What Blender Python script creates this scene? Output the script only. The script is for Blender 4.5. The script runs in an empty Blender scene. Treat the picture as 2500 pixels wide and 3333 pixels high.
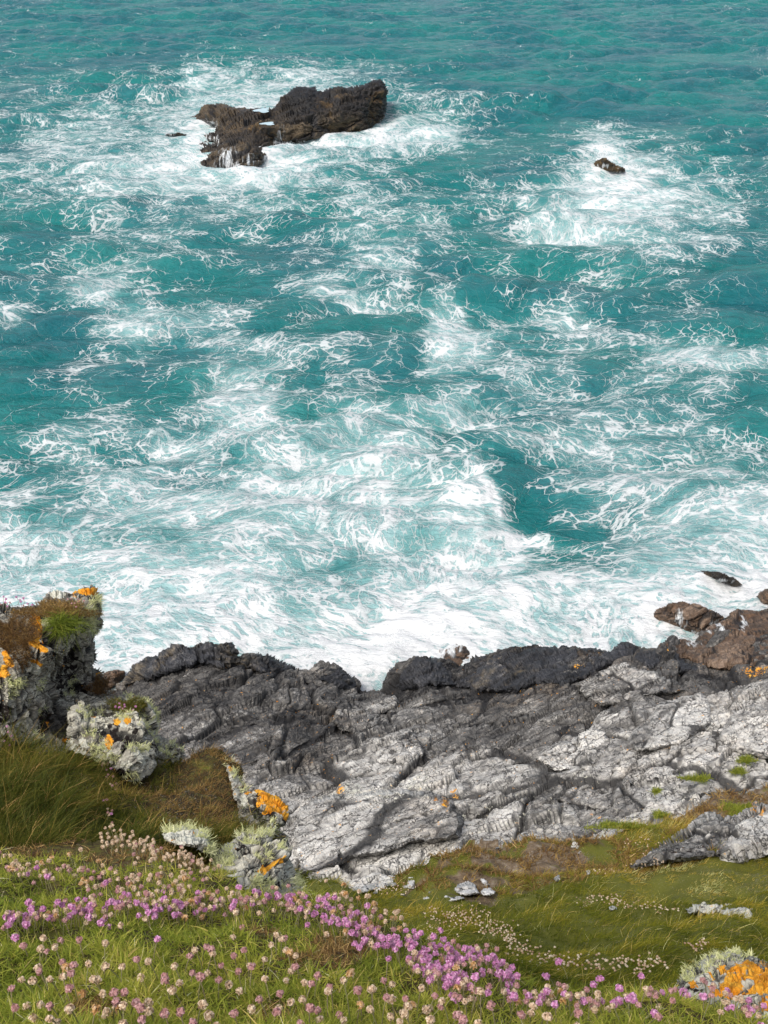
import bpy, math, random
import numpy as np
from mathutils import Vector
R=random.Random(7); rng=np.random.default_rng(11)
col=bpy.context.scene.collection
# ------------------------------------------------------------------ camera frame (source photo pixels 2500 x 3333)
CAMH=24.0; PITCH=math.radians(29); FPX=1666.5/math.tan(math.radians(24))
CP,SP=math.cos(PITCH),math.sin(PITCH)
def kz(v): return SP-(1666.5-np.asarray(v,float))/FPX*CP          # drop per unit of depth
def unproj(u,v,d):
    u=np.asarray(u,float); v=np.asarray(v,float); d=np.asarray(d,float)
    rx=(u-1250)/FPX; up=(1666.5-v)/FPX
    return np.stack([rx*d,(CP+up*SP)*d,CAMH-kz(v)*d],-1)
def proj(P):
    y=P[...,1]; z=P[...,2]-CAMH
    dd=np.maximum(y*CP-z*SP,.01); up=(y*SP+z*CP)/dd
    return 1250+P[...,0]/dd*FPX, 1666.5-up*FPX, dd
# ------------------------------------------------------------------ noise
def _h(ix,iy,iz,seed):
    with np.errstate(over='ignore'):
        h=(ix.astype(np.int64)*374761393+iy.astype(np.int64)*668265263+iz.astype(np.int64)*1440662683+seed*974634761)&0xffffffff
        h=((h^(h>>13))*1274126177)&0xffffffff
        h=((h^(h>>16))*2246822519)&0xffffffff
        return h^(h>>15)
_G=rng.normal(size=(64,3)); _G/=np.linalg.norm(_G,axis=1)[:,None]
def perlin(P,seed=0):
    f=np.floor(P); i=f.astype(np.int64); t=P-f
    w=t*t*t*(t*(t*6-15)+10); out=0
    for a in (0,1):
        for b in (0,1):
            for c in (0,1):
                g=_G[_h(i[:,0]+a,i[:,1]+b,i[:,2]+c,seed)&63]
                dv=(t[:,0]-a)*g[:,0]+(t[:,1]-b)*g[:,1]+(t[:,2]-c)*g[:,2]
                out=out+dv*(w[:,0] if a else 1-w[:,0])*(w[:,1] if b else 1-w[:,1])*(w[:,2] if c else 1-w[:,2])
    return out*1.6
def fbm(P,octv=4,seed=0,lac=2.05,gain=.5):
    a=1;s=0
    for k in range(octv):
        s=s+a*perlin(P,seed+k*17); P=P*lac; a*=gain
    return s
def vor3(P,seed=0):
    i=np.floor(P).astype(np.int64); n=len(P)
    F1=np.full(n,9.);F2=np.full(n,9.);ID=np.zeros(n,np.int64);C=np.zeros((n,3))
    for a in (-1,0,1):
        for b in (-1,0,1):
            for c in (-1,0,1):
                x,y,z=i[:,0]+a,i[:,1]+b,i[:,2]+c
                h=_h(x,y,z,seed)
                q=np.stack([x+(h&1023)/1023.,y+((h>>10)&1023)/1023.,z+((h>>20)&1023)/1023.],-1)
                d=np.sqrt(((q-P)**2).sum(1))
                m=d<F1
                F2=np.where(m,F1,np.minimum(F2,d)); ID=np.where(m,h,ID); C=np.where(m[:,None],q,C); F1=np.where(m,d,F1)
    return F1,F2,ID,C
def sstep(a,b,x):
    t=np.clip((x-a)/(b-a),0,1); return t*t*(3-2*t)
# ------------------------------------------------------------------ mesh helpers
def mesh_np(name,V,quads=None,tris=None,attrs=None,smooth=True,mat=None,vattrs=None):
    me=bpy.data.meshes.new(name); V=np.ascontiguousarray(V,np.float32)
    nq=0 if quads is None else len(quads); nt=0 if tris is None else len(tris)
    me.vertices.add(len(V)); me.vertices.foreach_set('co',V.ravel())
    idx=[];st=[];n=0
    if nq: idx.append(np.asarray(quads).ravel()); st.append(np.arange(nq)*4); n=nq*4
    if nt: idx.append(np.asarray(tris).ravel()); st.append(n+np.arange(nt)*3)
    idx=np.concatenate(idx).astype(np.int32); st=np.concatenate(st).astype(np.int32)
    me.loops.add(len(idx)); me.loops.foreach_set('vertex_index',idx)
    me.polygons.add(nq+nt); me.polygons.foreach_set('loop_start',st)
    me.polygons.foreach_set('use_smooth',np.full(nq+nt,smooth,bool))
    me.update(calc_edges=True)
    for k,a in (attrs or {}).items():
        at=me.attributes.new(k,'FLOAT','POINT'); at.data.foreach_set('value',np.ascontiguousarray(a,np.float32))
    for k,a in (vattrs or {}).items():
        at=me.attributes.new(k,'FLOAT_VECTOR','POINT'); at.data.foreach_set('vector',np.ascontiguousarray(a,np.float32).ravel())
    if mat: me.materials.append(mat)
    return me
def link(name,data,parent=None,loc=(0,0,0)):
    o=bpy.data.objects.new(name,data); col.objects.link(o); o.location=loc
    if parent: o.parent=parent
    return o
def tag(o,label=None,cat=None,group=None,kind=None):
    if label: o['label']=label
    if cat: o['category']=cat
    if group: o['group']=group
    if kind: o['kind']=kind
    return o
def empty(name,loc,label,cat,group=None):
    return tag(link(name,None,None,loc),label,cat,group)
def in_poly(x,y,poly):
    c=np.zeros(x.shape,bool); n=len(poly)
    for i in range(n):
        x0,y0=poly[i]; x1,y1=poly[(i+1)%n]
        if y0==y1: continue
        c^=((y0>y)!=(y1>y))&(x<(x1-x0)*(y-y0)/(y1-y0)+x0)
    return c
def edge_dist(x,y,poly,closed=True):
    d=np.full(x.shape,1e9); n=len(poly)
    for i in range(n if closed else n-1):
        a=np.array(poly[i],float); b=np.array(poly[(i+1)%n],float); ab=b-a
        t=np.clip(((x-a[0])*ab[0]+(y-a[1])*ab[1])/max(ab@ab,1e-9),0,1)
        d=np.minimum(d,np.hypot(x-a[0]-t*ab[0],y-a[1]-t*ab[1]))
    return d
class RBF:
    def __init__(s,pts):
        s.p=np.array([q[:2] for q in pts],float)/100; w=np.array([q[2] for q in pts],float)
        D=np.hypot(*(s.p[:,None]-s.p[None]).transpose(2,0,1)); n=len(w)
        A=np.zeros((n+3,n+3)); A[:n,:n]=D+np.eye(n)*-.02; A[:n,n]=1; A[n,:n]=1; A[:n,n+1:]=s.p; A[n+1:,:n]=s.p.T
        s.c=np.linalg.solve(A,np.r_[w,0,0,0])
    def __call__(s,u,v):
        u=np.asarray(u,float)/100; v=np.asarray(v,float)/100
        o=s.c[-3]+s.c[-2]*u+s.c[-1]*v
        for (a,b),w in zip(s.p,s.c[:-3]): o=o+w*np.hypot(u-a,v-b)
        return o
def zfield(pts):                       # control points (u,v,height above the sea) -> depth field
    f=RBF(pts); return lambda u,v:(CAMH-f(u,v))/kz(v)
def dfield(pts): return RBF(pts)
# strata frame of the schist
STK=np.array([.84,.52,.12]); STK/=np.linalg.norm(STK)
NRM=np.array([-.36,.42,.80]); NRM-=STK*(NRM@STK); NRM/=np.linalg.norm(NRM)
DIP=np.cross(NRM,STK)
def rock_disp(P,S,seed,levels=((1,.13),(.36,.05),(.13,.018)),aniso=(2.1,1.,.55),fine=.01,frame=(STK,DIP,NRM),bed=()):
    """faceted, cracked and bedded relief in metres; S = block size in metres"""
    q=np.stack([P@frame[0]/aniso[0],P@frame[1]/aniso[1],P@frame[2]/aniso[2]],-1)/S
    q=q+.13*np.stack([fbm(q*.9+9,2,seed+1),fbm(q*.9+31,2,seed+2),fbm(q*.9+57,2,seed+3)],-1)
    out=0; crk=np.zeros(len(P)); cell=None
    for k,(sc,am) in enumerate(levels):
        F1,F2,ID,C=vor3(q/sc,seed+50*k)
        r=((ID>>3)&255)/255.-.5; g=np.stack([((ID>>5)&127)/63.5-1,((ID>>12)&127)/63.5-1,((ID>>19)&127)/63.5-1],-1)
        e=F2-F1
        out=out+am*S*((1.1*r+.95*((q/sc-C)*g).sum(1))*(.55+.45*sstep(0,.07,e))-.40*sstep(.07,0,e))
        crk=np.maximum(crk,(1-.22*k)*sstep(.10+.05*k,.0,e))
        if cell is None: cell=r+.5
    if bed:
        cN=P@frame[2]+.10*S*fbm(P/S*.8,3,seed+91)+.03*S*fbm(P/S*3,2,seed+93)
        for (th,am) in bed:
            x=cN/th; k=np.floor(x); fr=x-k; rk=(_h(k.astype(np.int64),k.astype(np.int64)*0,k.astype(np.int64)*0,seed+5)&255)/255.
            out=out+am*(fr*(.4+1.2*rk)-sstep(.80,.97,fr)*fr*(.4+1.2*rk)); crk=np.maximum(crk,.75*sstep(.82,.95,fr)*(rk>.35))
    out=out+fine*S*fbm(P/S*9,3,seed+7)
    return out,crk,cell
class Sheet:
    """a surface sheet over a traced outline, at its real distance, rounded away at its rim and closed by a back skirt"""
    def __init__(s,poly,dep,step=4,round_px=0,round_d=0,lip=1.0,disp=None,fade_px=8,lift=0,smooth_poly=True,sq=None,down=0.,cracks=()):
        s.poly=poly; s.dep=dep
        pu=[p[0] for p in poly]; pv=[p[1] for p in poly]
        us=np.arange(min(pu),max(pu)+step,step); vs=np.arange(min(pv),max(pv)+step,step)
        U,Vv=np.meshgrid(us,vs); jag=fbm(np.stack([U.ravel()/40,Vv.ravel()/40,np.zeros(U.size)+sum(pu)%97],-1),3,5).reshape(U.shape)
        ed=edge_dist(U,Vv,poly); sd=np.where(in_poly(U,Vv,poly),ed,-ed)+jag*(1.2*step if smooth_poly else 0)
        M=sd>0; s.sd=sd
        d=dep(U,Vv)
        gr=0
        for (pl,wd,dp) in cracks: gr=np.maximum(gr,np.exp(-((edge_dist(U+jag*9,Vv-jag*7,pl,False)/wd)**2))*np.clip(.75+jag*.9,0,1)*dp)
        d=d+gr
        if lift: d=d-lift(U,Vv,sd)
        if round_px:
            t=1-np.clip(sd/round_px,0,1); d=d+round_d*(1-np.sqrt(np.maximum(1-t*t,0)))
        P=unproj(U,Vv,d)
        gu=np.gradient(P,axis=1); gv=np.gradient(P,axis=0)
        N=np.cross(gv,gu); N/=np.linalg.norm(N,axis=2)[...,None]+1e-9
        cam=np.array([0,0,CAMH]); fl=((cam-P)*N).sum(2)<0; N[fl]*=-1
        idx=-np.ones(U.shape,int); idx[M]=np.arange(M.sum())
        s.V=P[M]; s.N=N[M]; s.u=U[M]; s.v=Vv[M]; s.rim=sd[M]; s.crk=np.zeros(len(s.V)); s.cell=s.crk+.5
        if disp is not None:
            h,s.crk,s.cell=disp(s.V)
            if cracks: s.crk=np.maximum(s.crk,np.clip(gr[M]*9,0,1.2))
            s.V=s.V+s.N*(h*np.clip(s.rim/fade_px,.35,1))[:,None]
        q=np.stack([idx[:-1,:-1],idx[1:,:-1],idx[1:,1:],idx[:-1,1:]],-1).reshape(-1,4); q=q[(q>=0).all(1)]
        # keep only used verts
        used=np.zeros(len(s.V),bool); used[q.ravel()]=True; mp=np.cumsum(used)-1
        for k in ('V','N','u','v','rim','crk','cell'): setattr(s,k,getattr(s,k)[used])
        s.q=mp[q]
        if lip:
            e=np.concatenate([s.q[:,[a,(a+1)%4]] for a in range(4)]); key=np.sort(e,1); kk=key[:,0]*len(s.V)+key[:,1]
            _,inv,cnt=np.unique(kk,return_inverse=True,return_counts=True); b=e[cnt[inv]==1]
            bv=np.unique(b); prev=bv; n0=len(s.V); gy,gx=np.gradient(sd); gl=np.hypot(gx,gy)+1e-6
            ii=np.clip(((s.v[bv]-vs[0])/step).round().astype(int),0,len(vs)-1); jj=np.clip(((s.u[bv]-us[0])/step).round().astype(int),0,len(us)-1)
            gx,gy=(gx/gl)[ii,jj],(gy/gl)[ii,jj]; bu,bvv,bd=proj(s.V[bv])
            for (f,px) in ((.35,2),(1.0,7)):
                nv=unproj(bu+gx*px,bvv+gy*px,bd+lip*f)+np.array([0,0,-down*lip*f*.35])
                m3=-np.ones(n0+len(bv)*3,int); m3[prev]=len(s.V)+np.arange(len(bv))
                s.V=np.r_[s.V,nv]
                for k in ('u','v','rim','crk','cell'): a=getattr(s,k); setattr(s,k,np.r_[a,a[bv]])
                s.N=np.r_[s.N,s.N[bv]]
                s.q=np.r_[s.q,np.stack([b[:,1],b[:,0],m3[b[:,0]],m3[b[:,1]]],-1)]
                b=m3[b]; prev=m3[prev]
    def build(s,name,mat,attrs=None,parent=None,origin=None):
        o0=np.array(origin if origin is not None else [s.V[:,0].mean(),s.V[:,1].mean(),s.V[:,2].min()])
        if parent: o0=np.array(parent.location)
        a={'crk':s.crk,'cell':s.cell}; a.update(attrs or {})
        me=mesh_np(name,s.V-o0,s.q,None,a,mat.name.find('soil')>=0,mat)
        return link(name,me,parent,(0,0,0) if parent else tuple(o0))
def blob(u,v,spots,soft=.35,wob=None):
    """0..1 mask of soft ellipses (u,v,ru,rv)"""
    m=np.zeros(len(u))
    for (a,b,ra,rb) in spots:
        r=np.hypot((u-a)/ra,(v-b)/rb)
        if wob is not None: r=r+wob
        m=np.maximum(m,sstep(1+soft,1-soft,r))
    return m
def digmap(rows,u0,v0,du,dv):
    A=np.array([[int(c) for c in r] for r in rows],float)/9
    K=np.pad(A,1,mode='edge')
    def f(u,v):
        x=np.clip((np.asarray(u)-u0)/du,0,A.shape[1]-1.001)+1; y=np.clip((np.asarray(v)-v0)/dv,0,A.shape[0]-1.001)+1
        i=np.floor(x).astype(int); j=np.floor(y).astype(int); a=x-i; b=y-j
        a=a*a*(3-2*a); b=b*b*(3-2*b)
        return (K[j,i]*(1-a)+K[j,i+1]*a)*(1-b)+(K[j+1,i]*(1-a)+K[j+1,i+1]*a)*b
    return f
# ------------------------------------------------------------------ node helper
def surf(u,v,dep,dispf,sink=0.):
    P=unproj(u,v,dep(u,v)); A=unproj(u+6,v,dep(u+6,v))-P; B=unproj(u,v-6,dep(u,v-6))-P; N=np.cross(A,B); N/=np.linalg.norm(N,axis=1)[:,None]+1e-9
    N[((np.array([0,0,CAMH])-P)*N).sum(1)<0]*=-1
    return P+N*(dispf(P)[0]-sink)[:,None],N
class NT:
    def __init__(s,name):
        s.m=bpy.data.materials.new(name); s.m.use_nodes=True; s.t=s.m.node_tree; s.t.nodes.clear()
    def n(s,typ,ins=None,out=0,**kw):
        nd=s.t.nodes.new('ShaderNode'+typ)
        for k,v in kw.items(): setattr(nd,k,v)
        for k,v in (ins or {}).items(): s.set(nd,k,v)
        return nd
    def set(s,nd,k,v):
        i=nd.inputs[k]
        if isinstance(v,tuple) and len(v)==2 and hasattr(v[0],'outputs'): s.t.links.new(v[0].outputs[v[1]],i)
        elif hasattr(v,'outputs'): s.t.links.new(v.outputs[0],i)
        else:
            if i.type=='RGBA' and len(v)==3: v=(*v,1)
            i.default_value=v
    def math(s,op,a,b=None,c=None,clamp=False):
        nd=s.n('Math',operation=op,use_clamp=clamp); s.set(nd,0,a)
        if b is not None: s.set(nd,1,b)
        if c is not None: s.set(nd,2,c)
        return nd
    def vmath(s,op,a,b=None,sc=None):
        nd=s.n('VectorMath',operation=op); s.set(nd,0,a)
        if b is not None: s.set(nd,1,b)
        if sc is not None: s.set(nd,'Scale',sc)
        return nd
    def mr(s,x,a,b,c=0.,d=1.,smooth=True):
        nd=s.n('MapRange',interpolation_type='SMOOTHSTEP' if smooth else 'LINEAR')
        for k,v in ((0,x),(1,a),(2,b),(3,c),(4,d)): s.set(nd,k,v)
        return nd
    def mix(s,f,a,b,blend='MIX'):
        nd=s.n('Mix',data_type='RGBA',blend_type=blend)
        for k,v in ((0,f),(6,a),(7,b)):
            if isinstance(v,tuple) and len(v)==3: v=(*v,1)
            s.set(nd,k,v)
        return (nd,2)
    def attr(s,name,o=2): return (s.n('Attribute',attribute_name=name),o)
    def noise(s,vec,scale,detail=4,rough=.55,dist=0.,typ='FBM'):
        return s.n('TexNoise',{'Vector':vec,'Scale':scale,'Detail':detail,'Roughness':rough,'Distortion':dist},noise_type=typ)
    def vor(s,vec,scale,feat='F1',rnd=1.):
        return s.n('TexVoronoi',{'Vector':vec,'Scale':scale,'Randomness':rnd},feature=feat)
    def ramp(s,f,stops):
        nd=s.n('ValToRGB',{0:f}); e=nd.color_ramp.elements
        while len(e)<len(stops): e.new(.5)
        for x,(p,c) in zip(e,stops): x.position=p; x.color=(*c,1)
        return nd
    def out(s,bsdf,disp=None):
        o=s.n('OutputMaterial'); s.set(o,'Surface',bsdf); return s.m
def frame_vec(t,stretch=(1,1,1)):
    """world position expressed in the strata frame, stretched"""
    p=t.n('NewGeometry')
    d=[t.math('MULTIPLY',(t.vmath('DOT_PRODUCT',(p,0),tuple(a)),1),float(k)) for a,k in zip((STK,DIP,NRM),stretch)]
    return t.n('CombineXYZ',{0:d[0],1:d[1],2:d[2]}), (p,0)
def rock_mat(name,S,dark,mid,pale,warm,tone=None,crackcol=(.011,.011,.012),lichen=True,rough=.85,foamline=False,vein=.6,warm_amt=.5,spec=.3,green=False):
    """S = texture scale (features per metre)"""
    t=NT(name); sv,pos=frame_vec(t,(.33,1,1.6))
    n1=t.noise(sv,.55*S,7,.65,.3); n2=t.noise(pos,2.1*S,6,.68); n3=t.noise(sv,3.3*S,6,.7,.6); n4=t.noise(pos,.23*S,3,.5)
    tn=t.attr('tone') if tone is None else tone
    x=t.math('ADD',t.math('MULTIPLY',t.math('SUBTRACT',n1,.5),1.25),t.math('MULTIPLY',t.math('SUBTRACT',n2,.5),.80))
    x=t.math('ADD',x,t.math('MULTIPLY',t.math('SUBTRACT',n3,.5),.85))
    x=t.math('ADD',x,t.math('MULTIPLY',t.math('SUBTRACT',t.attr('cell'),.5),.28))
    x=t.math('ADD',x,tn)
    c=t.ramp(x,[(.08,dark),(.5,mid),(.92,pale)])
    c=(c,0)
    w=t.mr(t.math('ADD',t.math('MULTIPLY',n4,.6),t.math('MULTIPLY',n2,.4)),.52,.66,0.,warm_amt)
    c=t.mix(w,c,t.mix(.7,c,warm,'MULTIPLY') if False else t.mix(.55,c,warm))
    # fine dark cracks through the stone
    wv=t.vmath('ADD',sv,t.vmath('SCALE',(t.noise(pos,1.3*S,3,.6),1),None,.9/S))
    v1=t.vor(wv,1.1*S,'DISTANCE_TO_EDGE'); v2=t.vor(wv,3.6*S,'DISTANCE_TO_EDGE')
    cr=t.math('MAXIMUM',t.mr(v1,.0,.035,1.,0.),t.math('MULTIPLY',t.mr(v2,.0,.05,1.,0.),t.mr(n1,.40,.62,0.,1.)))
    cr=t.math('MULTIPLY',cr,vein)
    cr=t.math('MAXIMUM',cr,t.math('MULTIPLY',t.mr(t.math('ADD',t.attr('crk'),t.math('MULTIPLY',t.math('SUBTRACT',n2,.5),.9)),.50,.92),.9))
    c=t.mix(cr,c,crackcol)
    if lichen:
        nw=t.noise(pos,5.*S,6,.7,.4); no=t.math('SUBTRACT',nw,.5)
        wl=t.mr(t.math('ADD',t.attr('pal'),t.math('MULTIPLY',no,1.7)),.45,.62); c=t.mix(wl,c,t.mix(n3,(.42,.42,.33),(.62,.61,.54)))
        bl=t.mr(t.math('ADD',t.attr('drk'),t.math('MULTIPLY',no,1.6)),.45,.58); c=t.mix(bl,c,(.016,.012,.011))
        og=t.mr(t.math('ADD',t.attr('ora'),t.math('ADD',t.math('MULTIPLY',no,2.4),t.math('MULTIPLY',t.math('SUBTRACT',n3,.5),1.6))),.44,.54); c=t.mix(og,c,t.mix(t.mr(n2,.35,.65),(.58,.21,.012),(.70,.36,.04)))
    if foamline:
        fr=t.attr('foam'); pz=t.n('SeparateXYZ',{0:pos}); 
        st=t.n('CombineXYZ',{0:(pz,0),1:t.math('MULTIPLY',(pz,1),.12),2:t.math('MULTIPLY',(pz,2),.12)})
        fs=t.noise(st,3.2*S,6,.7,.6)
        ff=t.mr(t.math('ADD',fr,t.math('MULTIPLY',t.math('SUBTRACT',fs,.5),2.4)),.46,.86,0.,.85); c=t.mix(ff,c,(.62,.65,.66))
    b=t.n('Bump',{'Strength':.9,'Distance':.06/S,'Height':t.math('SUBTRACT',t.math('ADD',t.math('MULTIPLY',n2,.55),t.math('MULTIPLY',n3,1.1)),t.math('MULTIPLY',cr,.6))})
    return t.out(t.n('BsdfPrincipled',{'Base Color':c,'Roughness':rough,'Specular IOR Level':spec,'Normal':b}))
def leaf_mat(name,stops,trans=.25,rough=.6):
    t=NT(name); c=t.ramp(t.attr('tint'),stops)
    d=t.n('BsdfPrincipled',{'Base Color':c,'Roughness':rough,'Specular IOR Level':.25})
    r=t.n('BsdfTranslucent',{'Color':c}); m=t.n('MixShader',{0:trans,1:d,2:r})
    return t.out(m)
def soil_mat(name,a,b,c_,S):
    t=NT(name); p=(t.n('NewGeometry'),0); n=t.noise(p,3*S,7,.7); n2=t.noise(p,.6*S,4,.6); n3=t.noise(p,22*S,4,.7)
    c=t.ramp(n,[(.3,a),(.52,b),(.72,c_)]); g=t.attr('grn')
    c=t.mix(t.mr(t.math('ADD',g,t.math('MULTIPLY',t.math('SUBTRACT',n,.5),1.2)),.4,.7),(c,0),t.mix(n3,(.075,.085,.014),(.16,.155,.030)))
    st=t.mr(t.math('ADD',n3,t.math('MULTIPLY',n2,.35)),.78,.86); c=t.mix(st,c,(.30,.28,.25))
    b=t.n('Bump',{'Strength':1.,'Distance':.05/S,'Height':t.math('ADD',n,t.math('MULTIPLY',n3,.4))})
    return t.out(t.n('BsdfPrincipled',{'Base Color':c,'Roughness':.95,'Specular IOR Level':.1,'Normal':b}))
# ------------------------------------------------------------------ blades
def blades(B,L,W,D,bend,tint,segs=3,curl=0.,seed=1):
    """B bases, D initial directions (unit), L lengths, W widths, bend vector (horizontal drift of the tip per unit length)"""
    n=len(B); rg=np.random.default_rng(seed); T=np.linspace(0,1,segs+1)
    side=np.cross(D,rg.normal(size=(n,3))); side/=np.linalg.norm(side,axis=1)[:,None]+1e-9
    c2=rg.normal(size=(n,3))*curl
    rows=[]
    for t in T:
        c=B+D*(L*t)[:,None]+bend*(L*t*t)[:,None]+c2*(L*math.sin(t*3.0)*.5)[:,None]
        c[:,2]-=np.linalg.norm(bend,axis=1)**2*L*t*t*.30
        w=(W*(1-t**1.6)*.5+W*.04)[:,None]
        rows+= [c-side*w,c+side*w] if t<1 else [c]
    k=len(rows); V=np.stack(rows,1).reshape(-1,3); o=np.arange(n)*k
    q=np.concatenate([np.stack([o+2*j,o+2*j+1,o+2*j+3,o+2*j+2],-1) for j in range(segs-1)])
    tr=np.stack([o+2*segs-2,o+2*segs-1,o+2*segs],-1)
    return V,q,tr,np.repeat(tint,k)
def blade_obj(name,mat,parts,parent=None,kind=None,label=None,cat=None,group=None):
    V=[];Q=[];T=[];A=[];n=0
    for (v,q,t,a) in parts:
        V.append(v);Q.append(q+n);T.append(t+n);A.append(a);n+=len(v)
    V=np.concatenate(V); o0=np.array([V[:,0].mean(),V[:,1].mean(),V[:,2].min()]) if not parent else np.array(parent.location)
    me=mesh_np(name,V-o0,np.concatenate(Q),np.concatenate(T),{'tint':np.concatenate(A)},True,mat)
    o=link(name,me,parent,(0,0,0) if parent else tuple(o0))
    if label or kind: tag(o,label,cat,group,kind)
    return o
def dirs(n,up,spread,seed):
    rg=np.random.default_rng(seed); d=np.asarray(up,float)+rg.normal(size=(n,3))*spread
    d[:,2]=np.maximum(d[:,2],.05); return d/np.linalg.norm(d,axis=1)[:,None]
def scatter_uv(n,poly,seed):
    rg=np.random.default_rng(seed); pu=[p[0] for p in poly]; pv=[p[1] for p in poly]; U=[];V=[];c=0
    while c<n:
        u=rg.uniform(min(pu),max(pu),n); v=rg.uniform(min(pv),max(pv),n); m=in_poly(u,v,poly); U.append(u[m]);V.append(v[m]);c+=m.sum()
        if c==0: break
    return np.concatenate(U)[:n],np.concatenate(V)[:n]
#@@SEA
# ================================================================== SEA
FO=["1100000000000001000000010","1010001010000001000000001","2221236656643210000000001","3445457787775443200000001",
"3565569988889873213543211","5567789998653112225886542","4445455554454434578998652","1134443332355543368876553",
"4344443323466433333444311","3467522124554443223332211","5235766532233375556444321","1124534554444377544446776",
"1133235664443344555444443","2344445775566665444555543","4454466666777644556665543","4457655677888755245666665",
"5556777777777788424556678","8776667777677788643467788","7778888887777888854479999","8888888887678888998899999",
"8888987899988999999999999","9997899999999999999999999"]
assert all(len(r)==25 for r in FO)
foam_f=digmap(FO,50,50,100,100)
def sea():
    th=np.concatenate([np.linspace(-75,-24,60)[:-1],np.linspace(-24,24,720),np.linspace(24,75,60)[1:]])
    r=np.concatenate([np.geomspace(14,27,40)[:-1],np.geomspace(27,300,1000),np.geomspace(300,6000,60)[1:]])
    TH,RR=np.meshgrid(np.radians(th),r); X=(RR*np.sin(TH)).ravel(); Y=(RR*np.cos(TH)).ravel()
    P0=np.stack([X,Y,np.zeros_like(X)],-1); n=len(X)
    # displaced swell and chop
    rg=np.random.default_rng(5); Z=np.zeros(n); DX=np.zeros(n); DY=np.zeros(n)
    env=.6+.5*fbm(P0/19,2,77)
    for k in range(46):
        lam=1.3*(12/1.3)**rg.random(); a=math.radians(rg.normal(-78,26)); kx,ky=math.cos(a),math.sin(a); am=.0165*lam*rg.uniform(.6,1.25)
        ph=2*math.pi/lam*(kx*X+ky*Y)+rg.uniform(0,6.28); Z+=am*np.sin(ph); DX-=.8*am*kx*np.cos(ph); DY-=.8*am*ky*np.cos(ph)
    fade=np.clip(900/np.maximum(Y,1)-.3,0,1); inshore=.45+.55*sstep(30,62,Y); Z*=env*fade*1.25*inshore
    # advect coordinates through a swirling flow, so foam streaks curl like real foam
    F=P0.copy()
    def psi_grad(Q,s,seed):
        e=.02; q=Q/s
        gx=(perlin(q+[e,0,0],seed)-perlin(q-[e,0,0],seed))/(2*e); gy=(perlin(q+[0,e,0],seed)-perlin(q-[0,e,0],seed))/(2*e)
        return gx,gy
    near=(RR.ravel()<420)
    Q=F[near].copy(); fl=np.zeros((len(Q),2))
    for it in range(5):
        v=np.zeros((len(Q),2))
        for (s,am,sd) in ((16,3.4,3),(6.5,1.5,4),(2.6,.55,6)):
            gx,gy=psi_grad(Q,s,sd); v[:,0]+=am*gy; v[:,1]-=am*gx
        Q[:,:2]+=v*.06
    F[near]=Q
    u,v,_=proj(P0)
    wob=np.stack([fbm(P0/7+3,3,21),fbm(P0/7+8,3,22)],-1)
    sc=np.clip((v+150)/1600,.12,1)
    dens=foam_f(u+wob[:,0]*75*sc,v+wob[:,1]*45*sc)
    aer=foam_f(u+wob[:,0]*40*sc,v+wob[:,1]*30*sc)
    # clear dark troughs and bright crests seen in the surf
    def ell(a,b,ra,rb,rot=0):
        c,s=math.cos(math.radians(rot)),math.sin(math.radians(rot)); x=(u-a)*c+(v-b)*s; y=-(u-a)*s+(v-b)*c
        return np.exp(-((x/ra)**2+(y/rb)**2)**1.5)
    for (a,b,ra,rb,rot,w) in ((1720,1630,75,115,-25,-.30),(1830,1800,130,45,10,-.15),(230,1010,130,38,-4,-.45),(1150,1060,110,40,0,-.25),
        (90,1130,180,70,0,-.2),(600,1310,120,40,-15,-.2),(1200,2030,60,70,10,-.25),(480,2050,170,26,-10,-.30),(1790,640,200,28,5,-.25),(1560,1990,100,20,0,-.15),
        (1560,1620,110,90,50,.10),(1450,1080,110,45,8,.25),(1510,1310,90,55,-30,.22),(330,950,110,40,-20,.25),(2230,1130,190,38,12,.22),
        (840,1080,190,35,-14,.14),(800,1350,110,40,0,.15),(1980,485,55,40,0,.35),(1280,560,10,10,0,0),(1280,2080,120,90,30,.3),(1600,1640,26,120,-28,.5),(1700,1748,90,16,6,.5),(1800,1775,90,14,8,.35),(1480,1580,90,40,20,.14)):
        dens=dens+w*ell(a,b,ra,rb,rot); aer=aer+.6*w*ell(a,b,ra,rb,rot)
    far=v<0; dens[far]=.06; aer[far]=.05
    inner=sstep(1780,2080,v)*sstep(2400,2200,v); dens=dens+.10*inner; aer=aer+.15*inner
    dens=dens*(1-.13*sstep(650,850,v)*sstep(1500,1250,v))
    dens=np.interp(np.clip(dens,0,1.2),[0,.25,.55,.8,.9,1,1.2],[0,.24,.48,.63,.76,.90,1.1])
    Z+=.10*dens*fbm(P0/.9,2,91)*(RR.ravel()<150)
    # the hollow wave breaking before the shore
    Z+=.42*ell(1570,1600,120,175,40)-.22*ell(1730,1650,100,100,0)+.3*ell(1880,1760,160,20,12)
    V=P0.copy(); V[:,2]=Z; V[:,0]+=DX*env*fade; V[:,1]+=DY*env*fade
    nr,nc=RR.shape; I=np.arange(nr*nc).reshape(nr,nc)
    q=np.stack([I[:-1,:-1],I[:-1,1:],I[1:,1:],I[1:,:-1]],-1).reshape(-1,4)
    t=NT('sea_water'); f=t.attr('flow',1); d=t.attr('dens'); ae=t.attr('aer'); pos=(t.n('NewGeometry'),0)
    wn=t.noise(f,.75,2,.5); wq=t.noise(f,3.2,2,.5)
    wv=t.vmath('ADD',f,t.vmath('SCALE',t.vmath('SUBTRACT',(wn,1),(.5,.5,.5)),None,.75)); wv=t.vmath('ADD',wv,t.vmath('SCALE',t.vmath('SUBTRACT',(wq,1),(.5,.5,.5)),None,.15))
    wv=t.vmath('MULTIPLY',wv,(.75,1.,1.))
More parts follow.
